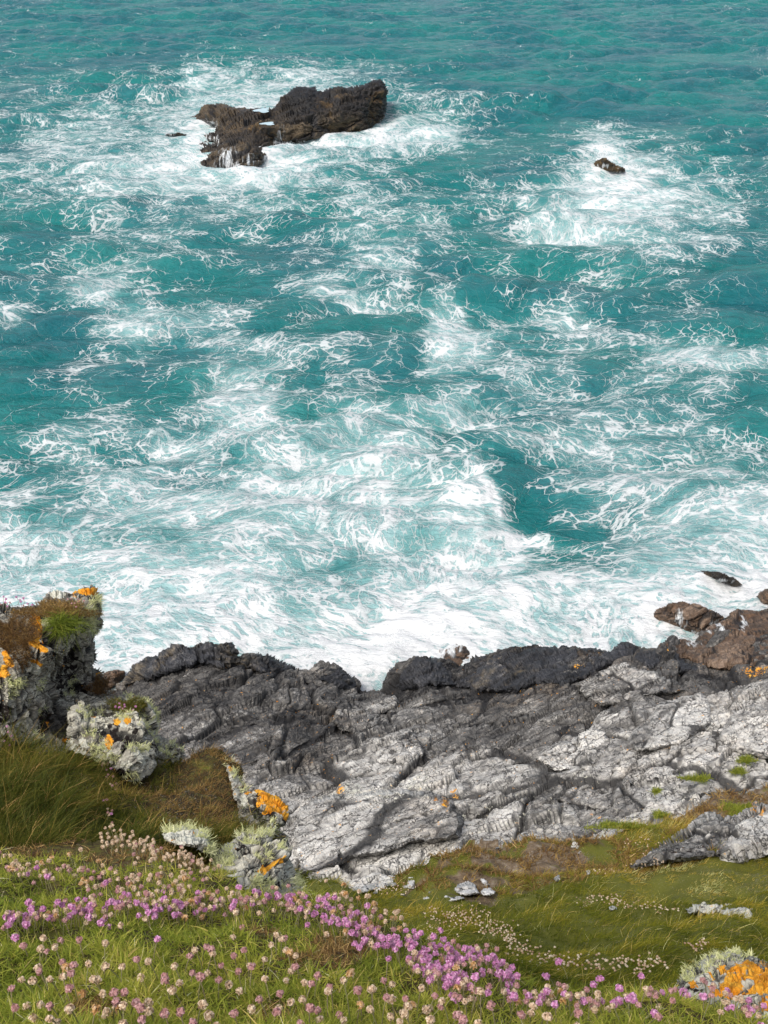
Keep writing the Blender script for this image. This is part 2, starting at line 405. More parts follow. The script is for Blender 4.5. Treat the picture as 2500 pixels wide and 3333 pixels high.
    n0=t.noise(f,.22,5,.6); n1=t.noise(wv,.6,5,.6); n2=t.noise(wv,3.,5,.65); n5=t.noise(pos,7.,5,.7)
    de=t.math('ADD',t.math('ADD',d,t.math('MULTIPLY',t.math('SUBTRACT',n0,.5),1.15)),t.math('MULTIPLY',t.math('SUBTRACT',n1,.5),1.0))
    brk=t.mr(n2,.38,.62,.15,1.8,False); brk2=t.mr(n5,.3,.7,.5,1.5,False)
    def curve(pts):
        nd=t.n('FloatCurve',{'Value':de}); cv=nd.mapping.curves[0]; cv.points[0].location=pts[0]; cv.points[1].location=pts[-1]
        for q in pts[1:-1]: cv.points.new(*q)
        for q in cv.points: q.handle_type='VECTOR'
        nd.mapping.update(); return nd
    def web(sc,pts):                                                # net of foam lines round clear cells, widening with the foam density
        w_=t.math('MULTIPLY',t.math('MULTIPLY',curve(pts),brk),brk2)
        return t.mr(t.vor(wv,sc,'DISTANCE_TO_EDGE'),t.math('MULTIPLY',w_,.35),t.math('ADD',t.math('MULTIPLY',w_,1.15),.004),1.,0.)
    a1=t.math('MULTIPLY',web(.8,((0.,0.),(.14,.0),(.35,.022),(.6,.05),(.8,.10),(1.,.24))),t.mr(n1,.36,.54,.40,1.)); a2=web(2.0,((0.,0.),(.2,.0),(.4,.045),(.6,.075),(.8,.13),(1.,.30))); a3=web(5.2,((0.,0.),(.3,.0),(.5,.06),(.7,.12),(.85,.18),(1.,.36)))
    gate2=t.math('MULTIPLY',a2,t.mr(n1,.40,.54,0.,1.)); gate3=t.math('MULTIPLY',a3,t.mr(n2,.40,.56,.0,.8))
    solid=t.mr(t.math('ADD',de,t.math('ADD',t.math('MULTIPLY',t.math('SUBTRACT',n2,.5),1.7),t.math('MULTIPLY',t.math('SUBTRACT',n5,.5),.9))),.86,1.06)
    fm=t.math('MAXIMUM',t.math('MAXIMUM',a1,gate2),t.math('MAXIMUM',gate3,solid))
    x=solid
    thin=t.mr(t.math('ADD',t.math('ADD',de,t.math('MULTIPLY',t.math('SUBTRACT',n2,.5),1.1)),t.math('MULTIPLY',t.math('SUBTRACT',n5,.5),.35)),.40,1.05,0.,.45)      # thin veil of bubbles
    aa=t.mr(t.math('ADD',ae,t.math('MULTIPLY',t.math('SUBTRACT',n0,.5),.5)),.15,1.)
    veil=t.mr(t.math('ADD',t.math('ADD',ae,t.math('MULTIPLY',t.math('SUBTRACT',n0,.5),.9)),t.math('MULTIPLY',t.math('SUBTRACT',n1,.5),.9)),.36,1.02,0.,.82)
    n6=t.noise(pos,.07,3,.5)
    wc=t.mix(aa,t.mix(t.mr(n6,.36,.62),(.005,.104,.124),(.005,.146,.142)),(.05,.245,.24))
    wc=t.mix(veil,wc,(.31,.45,.455))
    c=t.mix(thin,wc,(.36,.49,.495)); c=t.mix(fm,c,t.mix(t.mr(de,.35,.95,0.,1.,False),(.42,.47,.475),(.60,.615,.615)))
    ro=t.mr(fm,0.,1.,.16,.9,False)
    w1=t.noise(t.vmath('MULTIPLY',pos,(.6,1.25,1)),1.1,6,.66,.3)
    hh=t.math('ADD',t.math('MULTIPLY',w1,.60),t.math('MULTIPLY',t.math('ADD',fm,t.math('MULTIPLY',n5,.5)),.075))
    b=t.n('Bump',{'Strength':t.mr(t.math('MAXIMUM',fm,veil),0.,1.,1.,.55,False),'Distance':1.,'Height':hh})
    m=t.out(t.n('BsdfPrincipled',{'Base Color':c,'Roughness':ro,'IOR':1.33,'Specular IOR Level':t.mr(fm,0.,1.,.38,.1,False),'Normal':b}))
    F[:,2]=0
    me=mesh_np('sea_water',V,q,None,{'dens':dens,'aer':np.clip(aer,0,1)},True,m,{'flow':F})
    tag(link('sea_water',me),'turquoise sea streaked and webbed with white foam','sea',kind='structure')
sea()
#@@ROCKS
# ================================================================== ROCKS IN THE SEA
def wl(u,v,z=-.15): return (u,v,z)
M_WET=rock_mat('wet_weed_rock',.9,(.004,.004,.0045),(.022,.016,.010),(.11,.08,.045),(.16,.090,.020),rough=.6,foamline=True,lichen=False,vein=.35,warm_amt=.9,spec=.35)
ISL=[(603,392),(633,377),(648,366),(671,339),(723,334),(761,347),(829,350),(889,354),(900,339),(912,318),(934,299),(953,281),(995,276),(1031,279),(1042,300),(1060,296),(1085,285),(1153,282),(1198,272),(1224,263),(1237,258),(1247,270),(1258,292),(1256,362),(1248,406),(1228,404),(1206,420),(1179,440),(1150,432),(1115,434),(1070,455),(1010,462),(972,474),(942,458),(912,474),(889,514),(851,538),(799,563),(760,556),(723,567),(678,548),(640,541),(637,497),(644,471),(693,462),(660,452),(640,444),(701,432),(705,407),(663,400)]
isl_z=[wl(640,541),wl(723,567),wl(799,563),wl(851,538),wl(889,514),wl(912,474),wl(972,474),wl(1070,455),wl(1115,436),wl(1179,440),wl(1206,420),wl(1248,406),wl(637,497),wl(644,471),wl(603,394),wl(640,446),wl(663,402,.2),wl(1258,380),
 (800,450,1.5),(850,400,1.9),(760,400,1.8),(700,348,1.7),(760,350,2.0),(880,358,2.4),(750,515,1.1),(830,490,1.2),(700,440,.7),(890,430,1.4),
 (1000,280,4.1),(953,284,3.9),(934,302,3.6),(910,325,3.0),(1040,302,3.5),(1085,288,3.7),(1153,284,3.8),(1237,260,4.1),(1200,276,3.8),(1100,380,1.9),(1000,400,1.8),(1180,360,2.1),(960,430,.9),(1240,340,2.1),(930,380,2.1)]
s=Sheet(ISL,zfield(isl_z),3,14,3.0,7,lambda P:rock_disp(P,2.8,301,((1,.20),(.4,.09),(.16,.045)),fine=.012,bed=((.9,.16),(.33,.06))),fade_px=12)
fo=blob(s.u,s.v,[(905,480,18,60),(960,470,40,14),(1240,405,14,40),(1180,440,40,10),(720,567,90,16),(800,562,60,20),(645,520,10,50),(690,405,30,16),(690,455,40,16),(830,520,60,22),(1110,440,60,8),(1020,465,60,8),(760,530,60,50)],.8)*.62
isl=empty('sea_stack',tuple(unproj(950,480,118)),'dark brown jagged rock islet with a tall ridge ringed by white surf','rock')
s.build('rock_mass',M_WET,{'foam':fo*.95,'tone':.56-.36*sstep(900,960,s.u)*sstep(420,330,s.v)},isl)
def pool(u,v,ru,rv,dd):
    a=np.linspace(0,2*math.pi,28,endpoint=False); f=zfield(isl_z); rr=1+.25*np.sin(a*3+u)+.12*np.sin(a*5)
    U=u+ru*np.cos(a)*rr; Vv=v+rv*np.sin(a)*rr; z=(CAMH-kz(v)*float(f(u,v)))+dd
    P=unproj(U,Vv,(CAMH-z)/kz(Vv)); P=np.r_[P,[P.mean(0)]]; k=len(a)
    return P,[(i,(i+1)%k,k) for i in range(k)]
t=NT('pool_water'); M_POOL=t.out(t.n('BsdfPrincipled',{'Base Color':t.mix(t.noise((t.n('NewGeometry'),0),1.2,3),(.25,.42,.45),(.5,.6,.62)),'Roughness':.12}))
for (u,v,ru,rv,dd) in ((853,359,24,7,.45),(872,402,22,5,.6)):
    P,T=pool(u,v,ru,rv,dd); link('rock_pool',mesh_np('rock_pool',P-np.array(isl.location),None,np.array(T),None,True,M_POOL),isl)
def sea_rock(name,poly,zp,label,cat='rock',mat=M_WET,S=.7,seed=1,foam=(),step=3,rp=8,rd=.6,lip=1.5,group=None,tone=None,lev=((1,.12),(.4,.05),(.16,.02)),fm=.6,extra=None):
    s=Sheet(poly,zfield(zp),step,rp,rd,lip,lambda P:rock_disp(P,S,seed,lev,bed=((.45*S,.06*S),(.16*S,.025*S))))
    fo=blob(s.u,s.v,foam,.8)*fm if foam else np.zeros(len(s.u))
    a={'foam':fo}
    a['tone']=np.zeros(len(s.u))+(.45 if tone is None else tone)
    if extra: a.update(extra(s))
    return tag(s.build(name,mat,a),label,cat,group),s
sea_rock('sea_rock',[(1930,530),(1948,519),(1962,511),(1975,512),(1986,521),(2011,538),(2036,549),(2036,560),(1990,563),(1936,555)],
 [wl(1930,545,.3),wl(1936,557,.1),wl(1990,565,.1),wl(2036,562,.1),wl(2036,551,.5),(1966,512,1.6),(1985,522,1.35),(2010,540,.75),(1975,545,.6),(1940,525,.9)],
 'small brown rock breaking the surface inside the right foam patch',seed=311,foam=[(1965,540,30,10),(1985,560,50,6)],S=.8)
sea_rock('sea_rock',[(530,440),(560,433),(583,428),(600,434),(612,438),(600,447),(560,446)],
 [wl(530,442),wl(560,447),wl(612,440),(583,430,.45),(570,438,.3),(600,436,.25)],'low dark rock awash in foam beside the islet',seed=317,foam=[(550,441,40,8)],S=.6)
sea_rock('sea_rock',[(2262,1856),(2300,1858),(2335,1861),(2370,1870),(2403,1884),(2418,1903),(2395,1912),(2360,1902),(2327,1893),(2290,1874)],
 [wl(2262,1857),wl(2290,1876),wl(2327,1895),wl(2395,1912),wl(2418,1904,.1),(2320,1864,.55),(2370,1876,.6),(2360,1890,.4),(2400,1890,.4)],
 'small black rock surrounded by surf off the right shore',seed=323,foam=[(2350,1892,60,9),(2300,1875,30,6)],S=.5)
M_BRN=rock_mat('brown_shore_rock',1.8,(.018,.012,.008),(.115,.073,.046),(.30,.22,.16),(.16,.075,.03),tone=.47,rough=.6,foamline=True,lichen=False,vein=.6,warm_amt=.6,spec=.35)
sea_rock('shore_rock',[(2118,2008),(2140,1985),(2172,1964),(2219,1954),(2260,1965),(2297,1977),(2340,1992),(2362,2013),(2330,2038),(2290,2060),(2258,2070),(2200,2045),(2150,2030)],
 [wl(2118,2008),wl(2150,2032),wl(2200,2048),wl(2258,2072),(2219,1956,1.0),(2297,1980,.9),(2240,2000,1.0),(2180,1990,.8),(2330,2010,.7),(2280,2040,.5),wl(2330,2040,.1)],
 'low brown rock with thin water sheeting off it at the right shore',seed=331,foam=[(2215,2010,28,40),(2265,2060,50,14),(2330,2030,40,14),(2150,2025,50,10)],mat=M_BRN,S=1.1,rp=7,rd=.25,fm=.6)
sea_rock('shore_rock',[(2452,1942),(2486,1918),(2520,1905),(2700,1880),(2700,1990),(2560,1985),(2490,1975),(2470,1955)],
 [wl(2452,1944),wl(2490,1977),wl(2560,1987),wl(2700,1995),(2520,1910,.9),(2700,1885,1.4),(2500,1945,.5),(2600,1940,1.)],
 'brown rock cut off by the frame above the main brown ledge',seed=337,foam=[(2480,1968,30,10)],mat=M_BRN,S=.8,rp=12)
sea_rock('shore_rock',[(1425,2118),(1450,2098),(1485,2092),(1520,2104),(1538,2130),(1530,2160),(1500,2195),(1455,2190)],
 [wl(1425,2120,-.05),wl(1450,2100,0),wl(1455,2195,-.1),wl(1500,2200,-.1),wl(1540,2132,-.1),(1485,2098,.14),(1500,2130,.22),(1485,2160,.16),(1455,2145,.12)],
 'brown rock half drowned in white backwash between black ledges',seed=341,foam=[(1450,2115,50,26),(1490,2100,50,12),(1440,2150,20,40)],mat=M_BRN,S=.7,rp=8,rd=.2,fm=.75)
sea_rock('shore_rock',[(330,2190),(370,2180),(405,2182),(412,2200),(400,2225),(372,2240),(330,2250)],
 [wl(330,2195,.3),(370,2184,.7),(405,2186,.6),wl(412,2215),(370,2215,.4),(330,2245,.2),wl(400,2228)],
 'small tan rock glimpsed between the left crag and the dark headland',seed=347,foam=[(390,2222,30,12)],mat=M_BRN,S=.5,rp=8)
# ================================================================== SHORE BEDROCK
CRK=[([(1310,2318),(1270,2345),(1204,2380),(1160,2392)],7,.22),([(1110,2370),(1060,2388),(1011,2416),(951,2446)],7,.25),([(700,2560),(800,2500),(900,2440),(1000,2395)],4,.12),([(1100,2560),(1180,2535),(1240,2480),(1300,2465)],5,.16),
 ([(2318,2340),(2270,2385),(2219,2428),(2110,2475),(1999,2514)],5,.14),([(1858,2214),(1885,2255),(1925,2300)],8,.25),([(2050,2240),(1984,2299)],4,.1),([(1529,2365),(1620,2352),(1720,2332)],6,.2),([(1231,2352),(1318,2318),(1420,2290),(1529,2271)],6,.2),
 ([(1858,2516),(1900,2490),(1945,2462)],5,.16),([(1900,2600),(2020,2560),(2150,2530),(2260,2490)],4,.14),([(1560,2660),(1700,2620),(1820,2610),(1980,2640)],5,.16),([(2330,2300),(2345,2380),(2330,2440)],6,.2),([(440,2215),(520,2200),(600,2178)],5,.2),
 ([(460,2330),(640,2300),(820,2290),(980,2310)],4,.1),([(620,2420),(760,2370),(900,2350),(1000,2300)],4,.12),([(1380,2460),(1500,2430),(1640,2440)],4,.12),([(1560,2540),(1680,2490),(1760,2470)],5,.14),([(2120,2640),(2240,2600),(2340,2570)],4,.14),([(1000,2220),(1100,2270),(1170,2262)],5,.16),
 ([(1270,2300),(1350,2400),(1370,2480)],4,.12),([(1720,2560),(1800,2540),(1850,2560)],5,.14)]
CRS=[([(965,2760),(1017,2740),(1102,2728),(1200,2700),(1300,2670),(1400,2640)],4,.10),([(1060,2830),(1138,2802),(1204,2783),(1300,2747),(1420,2715)],4,.10),([(1082,2585),(1092,2650),(1102,2728),(1110,2790)],4,.07),([(960,2700),(1010,2670),(1090,2640)],3,.05),([(1240,2700),(1260,2640),(1250,2570)],3,.05),([(1380,2640),(1400,2600)],3,.05),([(1350,2690),(1360,2750)],3,.05)]
SH_TOP=[(-900,2320),(-400,2300),(330,2260),(384,2236),(416,2188),(434,2175),(470,2147),(542,2117),(573,2099),(615,2111),(651,2096),(675,2090),(711,2098),(747,2088),(766,2099),(772,2138),(808,2126),(844,2124),(892,2138),(949,2171),(976,2187),(1011,2183),(1047,2160),(1102,2168),(1138,2195),(1168,2219),(1171,2255),(1198,2258),(1243,2240),(1267,2179),(1341,2152),(1388,2142),(1443,2148),(1513,2179),(1528,2160),(1545,2140),(1639,2118),(1772,2102),(1882,2109),(1952,2117),(1988,2123),(2140,2112),(2180,2078),(2250,2100),(2285,2060),(2370,2010),(2500,1986),(2900,1960),(3500,1945)]
SHZ=[(-400,2310,2.2),(384,2238,1.6),(470,2147,2.5),(573,2100,3.0),(660,2095,3.1),(747,2090,3.1),(772,2140,2.6),(844,2126,2.3),(900,2142,2.1),(960,2185,1.5),(1047,2162,1.6),(1110,2172,1.5),(1168,2225,.8),(1171,2257,.4),(1198,2260,.4),(1243,2242,.7),(1300,2165,1.6),(1388,2144,2.0),(1513,2181,1.0),(1545,2142,1.5),(1650,2120,2.0),(1772,2104,2.3),(1960,2120,2.3),(2140,2114,2.1),(2250,2102,1.4),(2370,2012,.9),(2500,1990,.9),(2900,1965,1.6),
(460,2250,2.4),(700,2250,2.8),(950,2280,2.4),(1200,2330,2.2),(1400,2250,2.1),(1700,2220,2.4),(2050,2180,2.5),(2350,2120,1.7),(2600,2120,2.2),(2900,2200,3),
(500,2400,3.1),(900,2400,3.0),(1300,2420,3.0),(1700,2330,2.8),(2100,2300,3.2),(2500,2250,3.1),(2900,2400,4.2),
(-400,2700,4.2),(600,2550,3.7),(900,2600,3.7),(1300,2550,3.6),(1700,2500,3.6),(2300,2480,4.1),(1000,2800,4.3),(1400,2760,4.5),(1900,2700,4.7),(2400,2680,5.1),(2900,2700,5.6),(700,2950,5.1),(1200,2950,5.2),(1800,2850,5.4),(2500,2820,6.0),(2900,2900,7)]
shd=zfield(SHZ)
TN=["1111111111111111111112222","1112222222221111112222333","1112222233334433443345666","1112333334434554455678898","1113334444556666778888888","1114555456667777777868888","1116666777777777777777888","1118888888888887777778888"]
tonef=digmap(TN,50,2100,100,100)
def tone_attr(s):
    w=fbm(s.V/2.2,3,611); return .11+.75*tonef(s.u+w*120,s.v+w*45)
M_SH=rock_mat('shore_schist',2.0,(.010,.010,.011),(.128,.122,.113),(.58,.562,.52),(.38,.28,.18),lichen=True,vein=.9,warm_amt=.35,spec=.3)
M_STONE=rock_mat('loose_stone_rock',4.,(.05,.05,.05),(.30,.295,.28),(.66,.65,.62),(.35,.28,.2),lichen=True,vein=.35,warm_amt=.2)
shore=Sheet(SH_TOP+[(3500,2940),(-900,2940)],shd,4,10,.8,3,lambda P:rock_disp(P,2.3,401,((1,.10),(.42,.075),(.18,.034),(.08,.012)),fine=.006,bed=((.62,.12),(.21,.028))),down=1.2,cracks=CRK)
w=fbm(shore.V/1.1,3,77)
a={'tone':tone_attr(shore),'ora':blob(shore.u,shore.v,[(1395,2640,22,26),(1480,2590,14,12),(2175,2440,12,10),(1110,2590,14,20),(2485,2200,60,18),(2440,2200,20,12),(1890,2180,20,8)],.6)*.42,
 'pal':.33*sstep(2400,2650,shore.v)+blob(shore.u,shore.v,[(1900,2510,80,40),(1120,2600,90,40),(1350,2560,60,40),(2380,2320,60,30)],.7)*.2,
 'drk':.14+.14*blob(shore.u,shore.v,[(1950,2600,140,60),(1150,2830,140,40),(1400,2800,100,40),(2250,2220,160,60)],.8)}
tag(shore.build('shore_terrain',M_SH,a),'bedded grey schist shore running down to the sea','rocky shore',kind='structure')
def slab(name,poly,label,lift,edge=14,seed=1,tone=None,mat=M_SH,S=1.6,tilt=0.,base=shd,step=4,lev=((1,.09),(.4,.06),(.16,.03),(.07,.014)),attrs=None,rp=10,rd=.35,lip=1.2,cat='rock',aniso=(2.1,1.,.55),cracks=(),bed=((.5,.07),(.17,.03))):
    v0=min(p[1] for p in poly); v1=max(p[1] for p in poly)
    L=lambda U,V,sd: lift*np.clip(sd/edge,0,1)+tilt*(1-(V-v0)/(v1-v0))*np.clip(sd/edge,0,1)
    s=Sheet(poly,base,step,rp,rd,lip,lambda P:rock_disp(P,S,seed,lev,aniso,bed=bed),lift=L,fade_px=10,cracks=cracks)
    z=np.zeros(len(s.u)); a={'tone':tone_attr(s) if tone is None else z+tone,'ora':z,'pal':z+.2,'drk':z+.12,'foam':z}
    a.update(attrs(s) if attrs else {})
    return tag(s.build(name,mat,a),label,cat),s
HEAD=[(384,2238),(416,2187),(434,2174),(470,2145),(542,2115),(573,2097),(592,2098),(615,2109),(651,2094),(675,2088),(690,2090),(711,2097),(730,2089),(747,2086),(760,2089),(768,2099),(773,2136),(790,2134),(808,2124),(822,2128),(844,2122),(892,2135),(930,2155),(950,2169),(955,2186),(930,2200),(850,2200),(780,2170),(700,2175),(640,2165),(560,2190),(480,2215),(430,2235),(400,2255)]
M_BLK=rock_mat('black_sea_ledge',2.2,(.006,.0065,.008),(.040,.041,.046),(.25,.245,.24),(.26,.19,.085),lichen=False,vein=.5,warm_amt=.6,rough=.62,spec=.4)
slab('headland_rock',HEAD,'charcoal domed rock rising at the shore end left of the foam gully',.25,14,431,.36,M_BLK,1.3,lip=2.5,rd=.7,rp=14,aniso=(.7,1.4,1.),lev=((1,.13),(.4,.08),(.16,.04),(.07,.02)))
slab('sea_boulder',[(1008,2184),(1030,2165),(1047,2157),(1075,2158),(1102,2165),(1138,2192),(1168,2216),(1173,2256),(1140,2262),(1090,2240),(1040,2225),(1012,2210)],'knobbly black boulder at the brink of the narrow foam gully',.3,16,433,.27,M_BLK,.9,lip=1.8,rd=.6,rp=16)
LEDGE=[(1243,2243),(1250,2210),(1267,2176),(1300,2160),(1341,2150),(1388,2140),(1443,2146),(1480,2160),(1513,2179),(1528,2160),(1545,2138),(1590,2126),(1639,2116),(1700,2108),(1772,2100),(1830,2103),(1882,2106),(1952,2114),(1988,2121),(2005,2103),(2019,2091),(2042,2087),(2060,2093),(2078,2106),(2140,2110),(2200,2135),(2262,2165),(2285,2190),(2200,2200),(2120,2185),(2040,2150),(1960,2180),(1880,2225),(1830,2240),(1740,2225),(1690,2260),(1600,2255),(1500,2240),(1400,2235),(1320,2250)]
slab('black_ledge',LEDGE,'long black rock ledge with ochre streaks fronting the right surf',.22,16,439,.30,M_BLK,1.1,lip=2.2,rd=.9,rp=16,lev=((1,.12),(.4,.08),(.16,.045),(.07,.02)))
BRN=[(2140,2112),(2165,2085),(2190,2073),(2230,2085),(2262,2098),(2275,2070),(2310,2040),(2370,2008),(2383,1990),(2430,1985),(2500,1984),(2760,1970),(2760,2140),(2500,2165),(2400,2180),(2290,2170),(2200,2140)]
slab('brown_ledge',BRN,'broad brown wet rock ledge where water runs back on the right',.25,16,443,.47,M_BRN,1.2,attrs=lambda s:{'foam':blob(s.u,s.v,[(2180,2085,30,14),(2290,2060,40,16),(2340,2040,20,50),(2420,2030,16,40),(2255,2098,40,9)],.8)*.6},lip=2.2,rd=.7,rp=14)
slab('tilted_slab',[(1872,2234),(1900,2212),(1937,2193),(1985,2170),(2031,2155),(2060,2160),(2093,2177),(2140,2192),(2180,2209),(2225,2232),(2252,2254),(2200,2262),(2140,2265),(2060,2285),(1984,2300),(1937,2296),(1900,2262)],'buff grey tilted slab lying against the black ledge',.45,12,449,.60,M_SH,1.2,tilt=.3,attrs=lambda s:{'pal':np.zeros(len(s.u))+.12,'ora':blob(s.u,s.v,[(1900,2210,40,12)],.7)*.25})
slab('pale_slab',[(2031,2420),(2062,2373),(2100,2330),(2140,2287),(2210,2268),(2281,2252),(2305,2270),(2318,2303),(2318,2357),(2270,2395),(2219,2428),(2130,2445),(2062,2454)],'large pale grey wedge shaped slab with one long diagonal crack',.55,14,457,.82,M_SH,1.9,bed=((.9,.04),(.2,.014)),tilt=.35,lev=((1,.03),(.4,.03),(.16,.018),(.07,.010)),cracks=CRK,rd=.15)
slab('pale_slab',[(2345,2440),(2350,2370),(2375,2310),(2420,2275),(2470,2290),(2520,2300),(2640,2330),(2640,2480),(2520,2470),(2440,2460)],'pale grey block at the frame edge right of the wedge slab',.45,14,461,.78,M_SH,1.5,tilt=.3)
slab('pale_slab',[(1850,2420),(1890,2385),(1930,2368),(1965,2375),(1985,2410),(1960,2440),(1900,2450)],'small pale pointed block left of the wedge slab',.35,12,467,.80,M_SH,.9,tilt=.25)
slab('pale_slab',[(1740,2470),(1770,2430),(1830,2410),(1900,2420),(1960,2440),(1930,2490),(1860,2515),(1790,2505)],'mottled pale block in front of the small pointed block',.30,12,471,.72,M_SH,1.,tilt=.2)
slab('fractured_slab',[(950,2700),(965,2640),(1010,2600),(1090,2580),(1180,2570),(1290,2560),(1400,2575),(1475,2605),(1510,2660),(1505,2730),(1430,2745),(1340,2755),(1250,2790),(1150,2800),(1040,2850),(970,2850)],'big grey slab scored by parallel cracks beside the lichen boulder',.6,16,479,.76,M_SH,2.2,tilt=.8,lev=((1,.02),(.4,.022),(.16,.018),(.07,.010)),cracks=CRS,rd=.15,bed=((.9,.03),(.2,.012)),attrs=lambda s:{'pal':.22+.5*blob(s.u,s.v,[(1200,2585,240,20)],.8)*.4,'ora':blob(s.u,s.v,[(1450,2610,16,20),(1420,2600,10,8)],.6)*.5})
slab('grey_block',[(1080,2350),(1100,2290),(1150,2250),(1215,2245),(1290,2265),(1305,2290),(1240,2330),(1180,2370),(1110,2385)],'square brownish grey block above the foam gully',.4,12,487,.48,M_SH,1.,tilt=.2)
slab('grey_block',[(1235,2480),(1245,2400),(1310,2375),(1365,2390),(1375,2440),(1340,2470),(1280,2490)],'squarish mid grey block in the middle of the dark beds',.3,10,491,.52,M_SH,.8,tilt=.15)
#@@LAND
# ================================================================== GRASS SLOPE (mid distance)
GZ=[(600,2800,22.8),(1000,2860,22.9),(1300,2880,22.8),(1500,2760,24.6),(1700,2700,25.4),(1900,2690,25.5),(2100,2700,25.0),(2500,2620,26),(2900,2560,27),
 (600,3000,17),(1000,3000,18),(1300,2970,20),(1700,2900,21.5),(2100,2850,22),(2500,2830,22.3),(2900,2800,22.5),
 (1000,3300,9),(1500,3080,15.5),(1900,3020,17.2),(2300,2960,18.4),(2500,2950,18.5),(2900,2950,18.5),(1600,3200,11),(2000,3160,12),(2400,3120,13),(2900,3100,13),(1400,3420,6.5),(2000,3420,7),(2900,3420,8),(-500,2860,22.5),(-500,3000,17),(-500,3420,7.5),(-500,3900,4.3),(1400,3900,4.1),(3600,2500,28.5),(3600,2950,18.5),(3600,3420,8),(3600,3900,4.4)]
_gd=dfield(GZ); gdf=lambda u,v: np.maximum(_gd(u,v),4.6)
SLOPE=[(-500,2850),(560,2830),(900,2840),(960,2850),(1040,2872),(1130,2895),(1250,2885),(1290,2850),(1370,2840),(1440,2800),(1480,2755),(1520,2720),(1600,2715),(1700,2745),(1800,2742),(1900,2745),(1990,2722),(2040,2700),(2130,2690),(2230,2650),(2330,2600),(2480,2560),(2560,2545),(2900,2500),(3600,2440),(3600,3900),(-500,3900)]
bumpf=lambda P:.26*fbm(P/1.5,3,701)+.05*fbm(P/.4,2,703)
def land_disp(P): return bumpf(P),np.zeros(len(P)),np.zeros(len(P))+.5
M_SOIL=soil_mat('turf_soil',(.065,.045,.028),(.165,.120,.078),(.33,.28,.21),2.2)
slope=Sheet(SLOPE,gdf,5,0,0,.6,land_disp,down=1.5)
SOILP=[(1480,2730),(1600,2715),(1800,2742),(1960,2730),(1990,2760),(1900,2800),(1780,2850),(1640,2870),(1540,2880),(1480,2850),(1420,2870),(1340,2860),(1460,2790)]
def greenness(u,v,P):
    w=fbm(P/1.3,3,711); sd=edge_dist(u,v,SOILP)*np.where(in_poly(u,v,SOILP),1,-1)
    g=1-.72*sstep(-30,40,sd+w*95); g=np.maximum(g,.75*sstep(.05,.45,fbm(P/.8+5,3,713)))
    g=np.maximum(g,.9*blob(u,v,[(1600,2770,90,16),(1650,2790,60,14),(1950,2770,70,22),(1880,2760,60,12)],.7,w*.5))
    hi=blob(u,v,[(2330,2600,140,60),(2440,2560,70,30)],.5)          # soil pocket high on the right
    return np.where((v<2680)&(u>2000),.15+.6*sstep(0,.5,w),g)
tag(slope.build('grass_slope',M_SOIL,{'grn':greenness(slope.u,slope.v,slope.V)}),'grassy cliff slope falling to the rocks','grass slope',kind='structure')
G_SLOPE=leaf_mat('slope_grass',[(0,(0.066,0.088,0.008)),(0.35,(0.184,0.202,0.017)),(0.6,(0.357,0.307,0.029)),(0.82,(0.562,0.386,0.068)),(0.93,(0.780,0.580,0.194)),(1,(0.780,0.780,0.356))],0.5)
